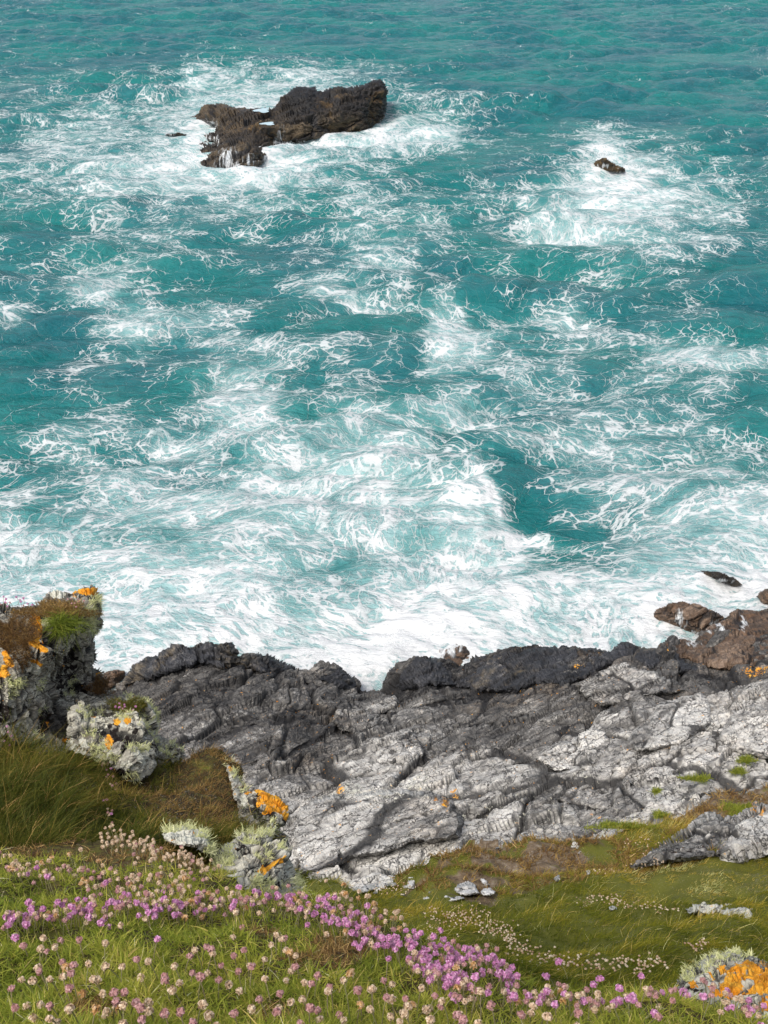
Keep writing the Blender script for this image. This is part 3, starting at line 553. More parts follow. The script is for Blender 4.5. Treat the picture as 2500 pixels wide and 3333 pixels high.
def slope_grass():
    n=215000; u,v=scatter_uv(n,[(540,2740),(1480,2740),(1990,2700),(2500,2540),(2800,2500),(2800,3400),(900,3400),(540,3000)],31)
    ue,ve=scatter_uv(45000,[(-300,2860),(540,2850),(540,3000),(900,3400),(2800,3400),(2800,2500),(3300,2460),(3300,3700),(-300,3700)],32); u=np.r_[u,ue]; v=np.r_[v,ve]
    ok=in_poly(u,v,SLOPE); u,v=u[ok],v[ok]; P,_=surf(u,v,gdf,land_disp,.03)
    g=greenness(u,v,P); rg=np.random.default_rng(33); k=rg.random(len(u))<np.clip(g*1.15-.02,0.10,1); u,v,P,g=u[k],v[k],P[k],g[k]
    m=len(u); clump=fbm(P/.55,3,721); big=fbm(P/2.3,2,723); zone=fbm(P/np.array([4.,1.6,1.6]),2,725)
    short=np.clip(blob(u,v,[(2300,2870,320,70),(1650,2790,220,60),(1950,2780,120,50),(1480,2900,150,40)],.5),0,1)
    L=(.17+.15*np.clip(clump,-.8,1))*(1-.62*short)*rg.uniform(.6,1.3,m)*np.clip(.55+.45*g,.3,1); L=np.clip(L,.03,.5)
    W=rg.uniform(.005,.012,m)
    bend=np.stack([.34+.35*big+rg.normal(0,.38,m),-.15+.35*zone+rg.normal(0,.34,m),np.zeros(m)],-1)
    ti=.38+.40*zone+.26*clump+.14*big+rg.normal(0,.10,m)+.16*short
    ti-=.20*blob(u,v,[(1950,2985,140,32),(1700,3010,120,30),(2150,3130,200,45),(1420,2910,160,20),(1000,2880,150,40)],.7)
    straw=rg.random(m)<.035+.06*np.clip(clump,0,1); ti[straw]=rg.uniform(.86,1,straw.sum()); L[straw]*=1.25; W[straw]*=.8
    u2,v2=scatter_uv(26000,[(1240,2740),(1480,2730),(1620,2700),(2000,2700),(2330,2590),(2500,2540),(2700,2540),(2700,2760),(2000,2830),(1700,2900),(1300,2900)],37)
    ok=in_poly(u2,v2,SLOPE); u2,v2=u2[ok],v2[ok]; P2,_=surf(u2,v2,gdf,land_disp,.02); k=fbm(P2/.7,3,727)>-.12; P2=P2[k]; m2=len(P2)
    blade_obj('moor_turf',G_DRY,[blades(P2,rg.uniform(.10,.24,m2),rg.uniform(.012,.026,m2),dirs(m2,(.1,-.3,.9),.6,38),rg.normal(0,.4,(m2,3))*np.array([1,1,0]),np.clip(.55+.25*fbm(P2/.5,2,729)+rg.normal(0,.15,m2),0,1),2,.1,39)],kind='stuff',label='brown mossy turf and dead thatch over the soil',cat='turf')
    blade_obj('slope_grass',G_SLOPE,[blades(P,L,W,dirs(m,(.12,-.15,1),.28,35),bend,np.clip(ti,0,1),3,.05,36)],kind='stuff',label='long wind combed green and straw grass on the lower slope',cat='grass')
# outcrops and loose stones lying on the slope
slab('grey_outcrop',[(2030,2822),(2072,2792),(2120,2760),(2193,2718),(2240,2690),(2283,2660),(2330,2655),(2380,2662),(2415,2640),(2458,2607),(2500,2622),(2700,2640),(2700,2790),(2560,2775),(2464,2778),(2440,2795),(2330,2800),(2223,2812),(2130,2810),(2072,2826)],'rugged pale grey outcrop with orange specks at the slope edge',.7,20,503,.66,M_SH,1.3,tilt=.6,base=gdf,attrs=lambda s:{'pal':np.zeros(len(s.u))+.25,'ora':blob(s.u,s.v,[(2450,2628,14,10),(2478,2668,10,18),(2485,2640,10,8)],.6)*.6,'drk':.15+.3*blob(s.u,s.v,[(2250,2770,110,30)],.6)},lip=2,lev=((1,.12),(.4,.06),(.16,.03)))
slab('lichened_rock',[(2225,2962),(2260,2948),(2330,2950),(2400,2946),(2455,2958),(2466,2975),(2440,2992),(2380,2990),(2330,2978),(2270,2975)],'flat whitish lichened rock sunk in the long grass',1.0,8,509,.92,M_SH,.7,base=gdf,attrs=lambda s:{'pal':np.zeros(len(s.u))+.55,'ora':blob(s.u,s.v,[(2400,2955,30,6)],.6)*.4},lip=.5,rd=.15)
def stone(poly,label,lift,seed,tone=.8,base=gdf,group=None,pal=.25,name='loose_stone',step=3):
    o,s=slab(name,poly,label,lift,9,seed,tone,M_STONE,.35,base=base,step=step,rp=9,rd=.22,lip=.35,bed=(),lev=((1,.10),(.4,.04)),attrs=lambda s:{'pal':np.zeros(len(s.u))+pal},cat='stone')
    return o
stone([(1322,2850),(1340,2843),(1356,2852),(1358,2872),(1345,2892),(1328,2893),(1320,2872)],'upright pale stone standing alone in the turf',.25,521)
stone([(1554,2856),(1572,2849),(1590,2866),(1596,2880),(1582,2884),(1560,2870)],'white stone farthest up in the trio of stones',.2,522,.95)
stone([(1562,2900),(1575,2888),(1598,2888),(1614,2902),(1610,2914),(1585,2917),(1565,2912)],'squat white stone lowest in the trio of stones',.2,523,.92)
stone([(1465,2895),(1490,2872),(1525,2864),(1550,2885),(1563,2908),(1530,2918),(1490,2912)],'flat grey stone widest in the trio of stones',.22,524,.74)
stone([(1372,2925),(1400,2914),(1450,2909),(1500,2913),(1525,2925),(1480,2935),(1420,2938)],'low pale slab flush with the grass before the trio of stones',.12,525,.85)
stone([(1800,2862),(1803,2848),(1815,2840),(1826,2848),(1824,2866),(1810,2870)],'grey white stone on the bare brown soil',.18,526,.8)
stone([(1980,2962),(1984,2950),(1995,2946),(2008,2953),(2008,2964),(1992,2967)],'little white stone lying in mid slope grass',.16,527,.9)
stone([(2410,3006),(2420,2994),(2445,2990),(2465,3000),(2460,3012),(2430,3016)],'smooth white stone in front of the flat lichened rock',.2,528,.92,pal=.4)
stone([(1848,2764),(1858,2735),(1870,2722),(1882,2735),(1895,2758),(1880,2768)],'sharp white quartz lump above the bare soil',.3,529,.97,pal=.5)
stone([(1905,2835),(1915,2828),(1924,2838),(1918,2850),(1908,2848)],'small greenish grey stone at the soil edge',.12,530,.75)
stone([(1130,2900),(1150,2888),(1190,2880),(1230,2878),(1240,2890),(1200,2905),(1150,2912)],'long pale ledge stone at the foot of the scored slab',.15,531,.85)
rs_=random.Random(5)
for k,(u0,v0,du,dv,n,lb,gp) in enumerate(((1560,2800,90,40,16,'small grey stone scattered on the bare brown soil','scree on the brown soil'),(1300,2895,110,18,10,'small pale stone at the foot of the scored slab','scree under the scored slab'),(1800,2760,90,20,9,'small grey stone under the quartz lump','scree under the quartz lump'))):
    for j in range(n):
        u=u0+rs_.uniform(-du,du); v=v0+rs_.uniform(-dv,dv); r=rs_.uniform(5,11); pl=[(u+r*(1.2+.3*rs_.random())*math.cos(a)*rs_.uniform(.7,1.1),v+r*.7*math.sin(a)*rs_.uniform(.7,1.1)) for a in np.linspace(0,2*math.pi,8)[:-1]]
        o=stone(pl,lb,.10,2000+k*40+j,rs_.uniform(.45,.8),name='small_stone',step=1.5); o['group']=gp
#@@NEAR
# ================================================================== NEAR ROCKS, BANK AND TURF
M_CRAG=rock_mat('lichened_crag_rock',6.,(.014,.013,.012),(.15,.138,.115),(.54,.52,.43),(.19,.14,.085),lichen=True,vein=.9,warm_amt=.4,rough=.9,spec=.15)
G_LICH=leaf_mat('shrubby_lichen',[(0.,(.22,.24,.08)),(.4,(.45,.47,.19)),(.75,(.64,.65,.34)),(1.,(.76,.75,.50))],.2,.8)
G_TURF=leaf_mat('turf_blades',[(0,(0.080,0.114,0.014)),(0.3,(0.218,0.276,0.035)),(0.55,(0.381,0.408,0.055)),(0.78,(0.597,0.532,0.106)),(0.9,(0.780,0.590,0.210)),(1,(0.780,0.780,0.462))],0.5)
G_DRY=leaf_mat('dry_turf',[(0,(0.052,0.029,0.014)),(0.35,(0.179,0.099,0.041)),(0.6,(0.283,0.178,0.055)),(0.85,(0.448,0.305,0.103)),(1,(0.672,0.462,0.207))],0.35)
G_DARK=leaf_mat('bank_grass',[(0,(0.023,0.035,0.006)),(0.35,(0.075,0.094,0.011)),(0.6,(0.175,0.155,0.024)),(0.82,(0.316,0.215,0.049)),(1,(0.634,0.403,0.152))],0.4)
slope_grass()
def near_rock(name,poly,dp,label,S,seed,round_px,round_d,lip,tone,ora=(),pal=(),drk=(),base_pal=.2,base_drk=.1,step=3,lev=((1,.16),(.42,.08),(.18,.035),(.08,.015)),aniso=(1.3,.9,.8),oamt=.75,cat='rock',frame=(STK,DIP,NRM)):
    s=Sheet(poly,dfield(dp),step,round_px,round_d,lip,lambda P:rock_disp(P,S,seed,lev,aniso,.02,frame),fade_px=14)
    wob=fbm(s.V/(S*.25),3,seed+9)*.45
    a={'tone':np.zeros(len(s.u))+tone,'ora':blob(s.u,s.v,ora,.3,wob)*oamt,'pal':np.maximum(base_pal,blob(s.u,s.v,pal,.35,wob)*.75),'drk':np.maximum(base_drk,blob(s.u,s.v,drk,.35,wob)*.58)}
    root=empty(name,tuple(np.array([s.V[:,0].mean(),s.V[:,1].mean(),s.V[:,2].min()])),label,cat)
    s.build('rock_mass',M_CRAG,a,root); return root,s
def tufts(s,root,spots,n_per,L,seed,name='lichen_tufts',mat=G_LICH,w=.0026,curl=.5,ti=(.35,1.)):
    """bushy strands on a rock face near given photo spots (u,v,ru,rv)"""
    rg=np.random.default_rng(seed); parts=[]
    from mathutils.kdtree import KDTree
    core=len(s.u)
    for (a,b,ra,rb,k) in spots:
        r=np.hypot((s.u-a)/ra,(s.v-b)/rb); idx=np.nonzero((r<1)&(s.rim>0))[0]
        if len(idx)==0: continue
        nt=int(k*n_per*.42); c=rg.choice(idx,max(1,nt//16)); ci=rg.choice(c,nt)
        P=s.V[ci]+rg.normal(size=(nt,3))*L*.22-s.N[ci]*L*.1
        D=s.N[ci]*.9+rg.normal(size=(nt,3))*.65+np.array([0,0,.25]); D/=np.linalg.norm(D,axis=1)[:,None]
        cl=((ci*7919)%97)/97.
        parts.append(blades(P,rg.uniform(.5,1.2,nt)*L,np.full(nt,w),D,rg.normal(size=(nt,3))*.3,np.clip(ti[0]+(ti[1]-ti[0])*(cl*.5+rg.random(nt)*.5),0,1),3,curl,seed+len(parts)))
    return tag(blade_obj(name,mat,parts,root),kind='stuff')
VST=(np.array([.25,.25,.93]),np.array([.9,.3,-.3]),np.array([-.35,.92,-.15])); VST=tuple(x/np.linalg.norm(x) for x in VST)
CRAG=[(-1300,2330),(-1050,2200),(-760,2060),(-480,1985),(-260,1950),(-60,1960),(30,1975),(90,1968),(140,1955),(152,1932),(170,1922),(195,1921),(212,1930),(232,1930),(245,1917),(275,1908),(303,1905),(318,1915),(323,1934),(334,1955),(334,1985),(328,2005),(337,2020),(335,2040),(318,2062),(309,2085),(310,2112),(318,2135),(314,2150),(308,2168),(330,2178),(345,2210),(352,2235),(362,2252),(372,2275),(330,2400),(250,2460),(150,2480),(40,2490),(-260,2520),(-1300,2520)]
CRD=[(-1300,2340,5.3),(-760,2070,5.5),(-700,2300,5.1),(-1300,2500,4.9),(-700,2500,4.9),(-260,1960,5.6),(30,1978,5.9),(150,1935,6.1),(200,1925,6.1),(300,1910,6.15),(330,1980,6.1),(325,2050,6.1),(310,2110,6.25),(315,2160,6.3),(350,2230,6.3),(370,2275,6.2),
 (0,2080,5.5),(90,2010,5.7),(110,2100,5.45),(140,2080,5.45),(150,2130,5.5),(200,2000,5.8),(260,1990,5.85),(290,2040,5.85),(170,2200,5.85),(210,2160,6.0),(260,2120,6.0),(100,2180,5.5),(60,2230,5.45),(20,2200,5.35),(120,2290,5.6),(170,2300,5.8),(210,2250,6.1),(250,2200,6.15),(280,2160,6.1),(200,2330,5.95),(260,2300,6.1),(300,2260,6.15),(100,2380,5.55),(30,2400,5.3),(-100,2300,5.2),(-260,2450,4.9),(200,2440,5.6),(330,2380,5.9)]
crag,cs=near_rock('sea_crag',CRAG,CRD,'tall lichen covered crag with orange capped tip rising against the surf',.30,801,22,.35,.9,.58,
 ora=[(280,1928,42,20),(155,1926,7,6),(115,2008,22,18),(124,2042,18,28),(118,2088,22,26),(132,2095,10,20),(110,2145,18,6),(24,2160,12,16),(8,2190,14,14),(20,2140,12,8),(155,2357,8,8),(320,2190,8,6),(212,2405,12,8)],
 pal=[(185,1938,30,14),(110,2000,18,10),(145,2070,14,22),(95,2165,24,20),(30,2140,18,12),(140,2020,12,12),(240,1945,20,8),(100,2005,24,16)],
 drk=[(230,2160,26,80),(190,2230,24,60),(255,2245,40,20),(160,2130,20,16),(0,2320,40,40),(140,2350,20,50)],base_pal=.20,base_drk=.20,oamt=.95,frame=VST,aniso=(1.6,.8,.7))
tufts(cs,crag,[(300,2000,34,40,1.4),(310,1965,22,24,.8),(310,2040,20,25,.6),(35,2215,22,14,.5),(230,2215,20,12,.25),(215,2260,18,10,.2),(100,2410,30,14,.3),(20,2250,20,30,.3),(250,1985,20,14,.3),(150,2015,14,16,.3),(130,2260,60,60,.25),(330,1940,10,16,.25)],1500,.026,811)
MID=[(215,2420),(230,2370),(220,2330),(250,2295),(300,2275),(365,2255),(440,2262),(470,2275),(492,2292),(512,2325),(518,2365),(512,2385),(555,2412),(590,2432),(612,2470),(560,2500),(515,2480),(510,2500),(490,2530),(440,2552),(415,2550),(400,2520),(330,2480),(260,2465),(210,2450)]
mid,ms=near_rock('lichened_boulder',MID,[(220,2350,5.5),(260,2300,5.75),(365,2258,6.1),(490,2292,6.1),(515,2360,6.0),(555,2412,6.1),(610,2470,6.0),(300,2360,5.6),(400,2330,5.75),(450,2300,5.95),(280,2420,5.35),(380,2420,5.35),(450,2370,5.6),(470,2420,5.5),(350,2470,5.3),(430,2480,5.35),(440,2548,5.5),(500,2490,5.65),(480,2450,5.5),(230,2440,5.35),(540,2450,5.8),(410,2540,5.5)],
 'knobbly boulder crusted with white black and orange lichen below the crag',.26,823,20,.3,.6,.68,
 ora=[(353,2402,12,18),(415,2355,10,8),(380,2358,12,8),(215,2402,12,8),(305,2335,12,6)],
 pal=[(250,2430,32,26),(290,2350,30,12),(270,2410,20,20),(340,2445,30,24),(330,2430,20,20),(410,2360,24,12),(480,2350,20,20),(410,2480,26,12),(450,2460,24,18)],
 drk=[(365,2370,26,12),(375,2395,26,14),(420,2395,26,14),(400,2440,14,14),(390,2500,40,18),(500,2440,24,30),(450,2520,40,20)],base_pal=.40,base_drk=.18,oamt=.95)
tufts(ms,mid,[(430,2270,50,14,.7),(480,2300,30,26,.8),(500,2340,16,30,.7),(330,2315,50,20,.5),(345,2460,50,24,1.1),(290,2380,20,20,.3),(440,2430,36,22,.8),(320,2420,30,30,.5),(460,2360,24,20,.3),(400,2345,26,14,.5),(560,2435,40,22,.9),(420,2500,22,26,.4),(260,2330,30,20,.4),(510,2390,16,20,.3)],1500,.024,829)
# grassy bank behind the near turf
BANK=[(-1800,2440),(-300,2430),(0,2420),(150,2440),(240,2440),(330,2470),(400,2500),(470,2500),(560,2480),(620,2460),(650,2448),(720,2450),(752,2478),(768,2515),(772,2560),(800,2590),(870,2640),(900,2720),(700,2900),(-1800,2900)]
bkd=dfield([(-1800,2440,5.2),(-1800,2700,4.3),(-1800,2900,3.8),(-300,2430,5.3),(100,2430,5.5),(240,2440,5.5),(400,2500,5.6),(560,2480,5.95),(650,2450,6.0),(740,2460,5.9),(770,2540,5.7),(850,2630,5.3),(0,2550,4.9),(200,2560,5.0),(350,2600,4.9),(450,2570,5.35),(550,2560,5.4),(680,2540,5.45),(600,2640,4.95),(720,2620,5.05),(0,2700,4.35),(200,2720,4.35),(400,2700,4.45),(550,2720,4.5),(700,2720,4.6),(850,2720,4.7),(0,2880,3.9),(700,2880,4.2),(-300,2700,4.3)])
def bank_disp(P): return .085*fbm(P/.33,3,741),np.zeros(len(P)),np.zeros(len(P))+.5
M_BANK=soil_mat('bank_soil',(.020,.016,.009),(.050,.038,.018),(.10,.075,.035),5)
bank=Sheet(BANK,bkd,5,16,.25,.5,bank_disp)
tag(bank.build('grassy_bank',M_BANK,{'grn':np.zeros(len(bank.u))+.45}),'grassy bank below the crag','bank',kind='structure')
def bank_grass():
    rg=np.random.default_rng(51); out=[]
    u,v=scatter_uv(46000,[(-280,2440),(150,2445),(330,2475),(470,2505),(650,2455),(720,2455),(762,2500),(775,2570),(860,2650),(880,2760),(700,2850),(-280,2850)],53); ue,ve=scatter_uv(14000,[(-1300,2440),(-280,2440),(-280,2850),(-1300,2850)],54); u=np.r_[u,ue]; v=np.r_[v,ve]
    P,_=surf(u,v,bkd,bank_disp,.01); m=len(u); cl=fbm(P/.16,3,751); zn=fbm(P/.5,2,753)
    left=sstep(300,180,u+zn*60); dry=np.clip(blob(u,v,[(700,2560,120,110),(560,2640,90,60),(420,2560,60,60)],.6)+.2*zn,0,1)
    L=(.085+.05*cl)*(1+.75*left)*(1-.35*dry)*rg.uniform(.6,1.3,m); L=np.clip(L,.02,.32)
    ti=.42+.22*cl+.15*zn-.08*left+.22*dry+rg.normal(0,.13,m)
    st=rg.random(m)<.05; ti[st]=rg.uniform(.85,1,st.sum())
    bend=np.stack([.25+rg.normal(0,.35,m),-.1+rg.normal(0,.35,m),np.zeros(m)],-1)
    k=(dry>.42+.12*cl); dr=[blades(P[k],L[k]*.8,rg.uniform(.0018,.0034,k.sum()),dirs(k.sum(),(.05,-.35,.9),.5,57),bend[k]*.8,np.clip(.50+.2*cl[k]+.12*zn[k]+rg.normal(0,.15,k.sum()),0,1),3,.1,58)]
    blade_obj('bank_dry_grass',G_DRY,dr,kind='stuff',label='rusty gold dry grass mound right of the knobbly boulder',cat='grass')
    k=~k; out=[blades(P[k],L[k],rg.uniform(.0017,.0034,k.sum()),dirs(k.sum(),(.05,-.25,1),.38,55),bend[k],np.clip(ti[k],0,1),3,.08,56)]
    blade_obj('bank_grass',G_DARK,out,kind='stuff',label='tangled dark green and brown grass on the bank under the crag',cat='grass')
bank_grass()
erk,es=near_rock('lichened_ledge',[(735,2470),(752,2474),(768,2495),(778,2535),(800,2565),(806,2600),(785,2618),(762,2600),(752,2555),(742,2510)],[(735,2470,5.75),(768,2495,5.75),(778,2535,5.6),(806,2600,5.3),(762,2600,5.1),(745,2530,5.4)],'narrow pale lichened ledge edging the rusty grass mound',.14,893,8,.12,.4,.7,ora=[(752,2505,8,12)],base_pal=.35,base_drk=.15)
tufts(es,erk,[(770,2520,20,30,.5),(785,2580,20,26,.5),(750,2485,18,14,.3)],900,.026,897)
# orange lichened rock and the big hairy lichen boulder
ORK=[(775,2590),(800,2568),(835,2570),(880,2590),(920,2605),(944,2622),(946,2660),(930,2690),(905,2700),(940,2720),(950,2790),(880,2790),(820,2730),(780,2700),(770,2640)]
ork,osh=near_rock('orange_lichened_rock',ORK,[(775,2590,5.2),(835,2572,5.3),(920,2606,5.2),(946,2650,5.15),(940,2720,5.0),(950,2790,4.9),(860,2640,4.95),(820,2660,4.85),(900,2680,4.9),(840,2720,4.75),(780,2690,4.8),(880,2780,4.7)],'grey rock splashed with bright orange lichen above the hairy boulder',.2,841,16,.25,.6,.62,
 ora=[(850,2585,40,14),(885,2610,44,22),(910,2635,34,18),(880,2640,24,12),(928,2665,8,16),(815,2580,20,10)],pal=[(925,2640,14,16),(790,2600,16,30),(912,2645,12,10)],drk=[(865,2660,36,22),(830,2640,24,16),(800,2690,30,26),(890,2680,26,14),(840,2610,20,10)],base_pal=.3,base_drk=.2,oamt=.85)
BLD=[(700,2770),(745,2745),(770,2725),(800,2705),(835,2695),(872,2688),(898,2690),(905,2710),(892,2735),(915,2748),(940,2770),(948,2800),(960,2830),(972,2865),(985,2900),(990,2935),(940,2960),(860,2965),(790,2930),(740,2880),(700,2830)]
bld,bs=near_rock('hairy_lichen_boulder',BLD,[(700,2780,3.95),(770,2728,4.3),(872,2690,4.5),(903,2712,4.5),(940,2770,4.35),(972,2865,4.2),(990,2935,4.05),(850,2750,4.05),(800,2780,3.85),(880,2800,3.95),(910,2850,3.9),(940,2900,3.9),(840,2850,3.72),(780,2840,3.7),(900,2940,3.75),(820,2930,3.6),(740,2870,3.65)],'pale boulder shaggy with grey green lichen beside the near flowers',.22,853,18,.28,.6,.80,
 ora=[(880,2815,26,14),(850,2795,10,10),(862,2830,16,10)],pal=[(935,2840,12,40),(870,2700,30,10),(760,2760,30,14)],drk=[(790,2755,22,18),(905,2890,14,36),(860,2870,20,12)],base_pal=.34,base_drk=.16,oamt=.8)
tufts(bs,bld,[(800,2720,40,16,.9),(850,2705,40,14,.8),(890,2700,14,16,.4),(728,2795,36,40,1.5),(880,2775,50,14,.6),(850,2890,30,40,1.0),(940,2910,36,50,1.3),(965,2890,14,40,.5),(890,2930,50,26,.8)],1500,.024,859)
PRK=[(520,2712),(550,2698),(600,2690),(645,2695),(670,2712),(685,2745),(688,2775),(660,2765),(620,2755),(570,2752),(535,2735)]
prk,ps=near_rock('white_rock',PRK,[(520,2714,3.95),(600,2692,4.1),(670,2714,4.0),(688,2775,3.75),(600,2730,3.8),(650,2745,3.75),(570,2752,3.75)],'chalky white rock fringed with lichen at the back of the near turf',.14,863,12,.15,.35,.85,pal=[(600,2720,80,40)],base_pal=.5,base_drk=.05)
tufts(ps,prk,[(560,2700,30,10,.5),(610,2692,40,8,.6),(665,2715,20,20,.6),(690,2770,14,20,.6)],1100,.026,867)
RB=[(2200,3195),(2212,3170),(2240,3155),(2271,3142),(2300,3114),(2362,3101),(2428,3101),(2464,3117),(2500,3130),(2620,3150),(2800,3230),(2800,3480),(2400,3420),(2300,3340),(2230,3270),(2208,3230)]
rb,rs=near_rock('orange_spotted_boulder',RB,[(2200,3200,3.5),(2271,3145,3.65),(2362,3104,3.75),(2464,3118,3.7),(2620,3155,3.55),(2800,3240,3.3),(2300,3200,3.3),(2400,3160,3.4),(2480,3180,3.3),(2400,3250,3.1),(2300,3280,3.1),(2500,3260,3.05),(2620,3260,3.0),(2400,3400,2.75),(2800,3460,2.8)],'grey boulder blotched with bright orange lichen at the edge of the near turf',.24,877,22,.28,.7,.72,
 ora=[(2430,3150,50,30),(2400,3180,50,24),(2470,3170,40,40),(2350,3155,24,16),(2320,3180,14,12),(2380,3210,40,16),(2370,3235,30,18),(2450,3240,40,26),(2490,3210,26,30),(2500,3270,30,20),(2290,3165,16,10),(2260,3215,14,14),(2330,3240,20,12),(2560,3200,50,40),(2410,3140,40,14)],
 pal=[(2460,3190,30,26),(2260,3180,30,20),(2300,3140,30,14),(2320,3215,20,14)],drk=[(2235,3225,10,14),(2280,3240,30,10)],base_pal=.36,base_drk=.14,oamt=.8)
tufts(rs,rb,[(2320,3120,40,20,.9),(2370,3108,50,14,1.),(2430,3105,40,10,.7),(2225,3165,24,16,.6),(2290,3140,30,16,.6),(2320,3150,26,16,.4),(2250,3160,20,12,.4)],700,.020,879)
# --- near turf
TURF_TOP=[(-1800,2735),(-400,2745),(0,2742),(250,2748),(420,2742),(520,2760),(600,2785),(700,2840),(800,2890),(900,2915),(1000,2915),(1100,2925),(1200,2955),(1280,2995),(1350,3035),(1450,3085),(1560,3140),(1650,3175),(1720,3215),(1800,3245),(1900,3240),(2000,3235),(2100,3228),(2200,3232),(2300,3262),(2420,3310),(2500,3335),(2900,3420),(3700,3450)]
nd=dfield([(-400,2745,3.9),(0,2742,4.0),(250,2748,4.0),(420,2742,4.05),(600,2785,3.8),(700,2840,3.55),(850,2900,3.3),(1000,2915,3.25),(1100,2925,3.2),(1200,2955,3.1),(1350,3035,2.95),(1560,3140,2.75),(1720,3215,2.6),(1900,3240,2.5),(2100,3228,2.55),(2300,3262,2.5),(2500,3335,2.3),(2900,3420,2.2),
 (0,2850,3.3),(300,2850,3.35),(550,2850,3.3),(0,2980,2.65),(400,2980,2.7),(800,2980,2.8),(1100,3050,2.6),(0,3150,2.2),(600,3150,2.25),(1100,3180,2.25),(1500,3230,2.25),(0,3333,1.88),(800,3333,1.9),(1600,3333,1.98),(2100,3333,2.1),(-400,3333,1.85),(-400,3000,2.5),(-400,3600,1.5),(1200,3600,1.5),(2900,3600,1.7),(-1800,2735,3.9),(-1800,3000,2.5),(-1800,3333,1.85),(-1800,3600,1.5),(3700,3450,2.1),(3700,3600,1.7)])
def turf_disp(P): return .028*fbm(P/.22,3,761),np.zeros(len(P)),np.zeros(len(P))+.5
M_TURF=soil_mat('near_turf_soil',(.030,.022,.012),(.075,.050,.026),(.13,.085,.05),9)
near=Sheet(TURF_TOP+[(3700,3600),(-1800,3600)],nd,6,14,.25,.5,turf_disp,down=1.5)
tag(near.build('clifftop_turf',M_TURF,{'grn':np.zeros(len(near.u))+.5}),'clifftop turf at the near edge','turf',kind='structure')
TP=TURF_TOP+[(2900,3480),(-400,3480)]
def on_turf(u,v):
    P=unproj(u,v,nd(u,v)); return P
def turf_grass():
    K=13; u,v=scatter_uv(10500,[(p[0],p[1]+3) for p in TURF_TOP if -300<=p[0]<=2800]+[(2800,3470),(-300,3470)],61); ue,ve=scatter_uv(3600,[(-1300,2745),(-300,2748),(-300,3470),(-1300,3470)],62); u=np.r_[u,ue]; v=np.r_[v,ve]
    P,N=surf(u,v,nd,turf_disp,.004); rg=np.random.default_rng(63); ros=rg.normal(0,1,len(u)); rsz=rg.uniform(.7,1.3,len(u))
    u,v=np.repeat(u,K),np.repeat(v,K); P=np.repeat(P,K,0)+rg.normal(0,.004,(len(u),3)); ros=np.repeat(ros,K); rsz=np.repeat(rsz,K)
    m=len(u); cl=fbm(P/.09,3,771); zn=fbm(P/.4,2,773)
    brown=np.clip(blob(u,v,[(200,2755,330,22),(450,2790,190,34),(640,2820,80,30),(1120,3090,90,40),(1000,3150,90,20),(840,3060,60,20),(300,3290,90,30),(900,3310,80,30),(1960,3300,40,12),(1200,3010,50,30)],.5,zn*.5),0,1)
    L=(.027+.007*cl)*rsz*rg.uniform(.6,1.3,m)*(1-.2*brown); L=np.clip(L,.010,.06)
    ti=.50+.16*cl+.22*zn+.09*ros+rg.normal(0,.10,m)-.12*blob(u,v,[(60,3200,120,160),(1250,3150,60,40)],.6)
    st=rg.random(m)<.04+.22*brown; ti[st]=rg.uniform(.82,1,st.sum())
    D=dirs(m,(0,-.35,.75),.62,65); bend=D*np.array([.5,.5,0])+rg.normal(0,.12,(m,3))*np.array([1,1,0])
    g=brown<.5; out=[]
    sel=lambda a,k:a[k]
    w=rg.uniform(.0016,.0030,m)
    for k,mt,nm,lb in ((g,G_TURF,'turf_grass','short green turf carpeting the near clifftop'),(~g,G_DRY,'dry_turf','brown dried turf in worn patches of the near clifftop')):
        blade_obj(nm,mt,[blades(P[k],L[k],w[k],D[k],bend[k],np.clip(ti[k],0,1),3,.06,67)],kind='stuff',label=lb,cat='grass')
turf_grass()
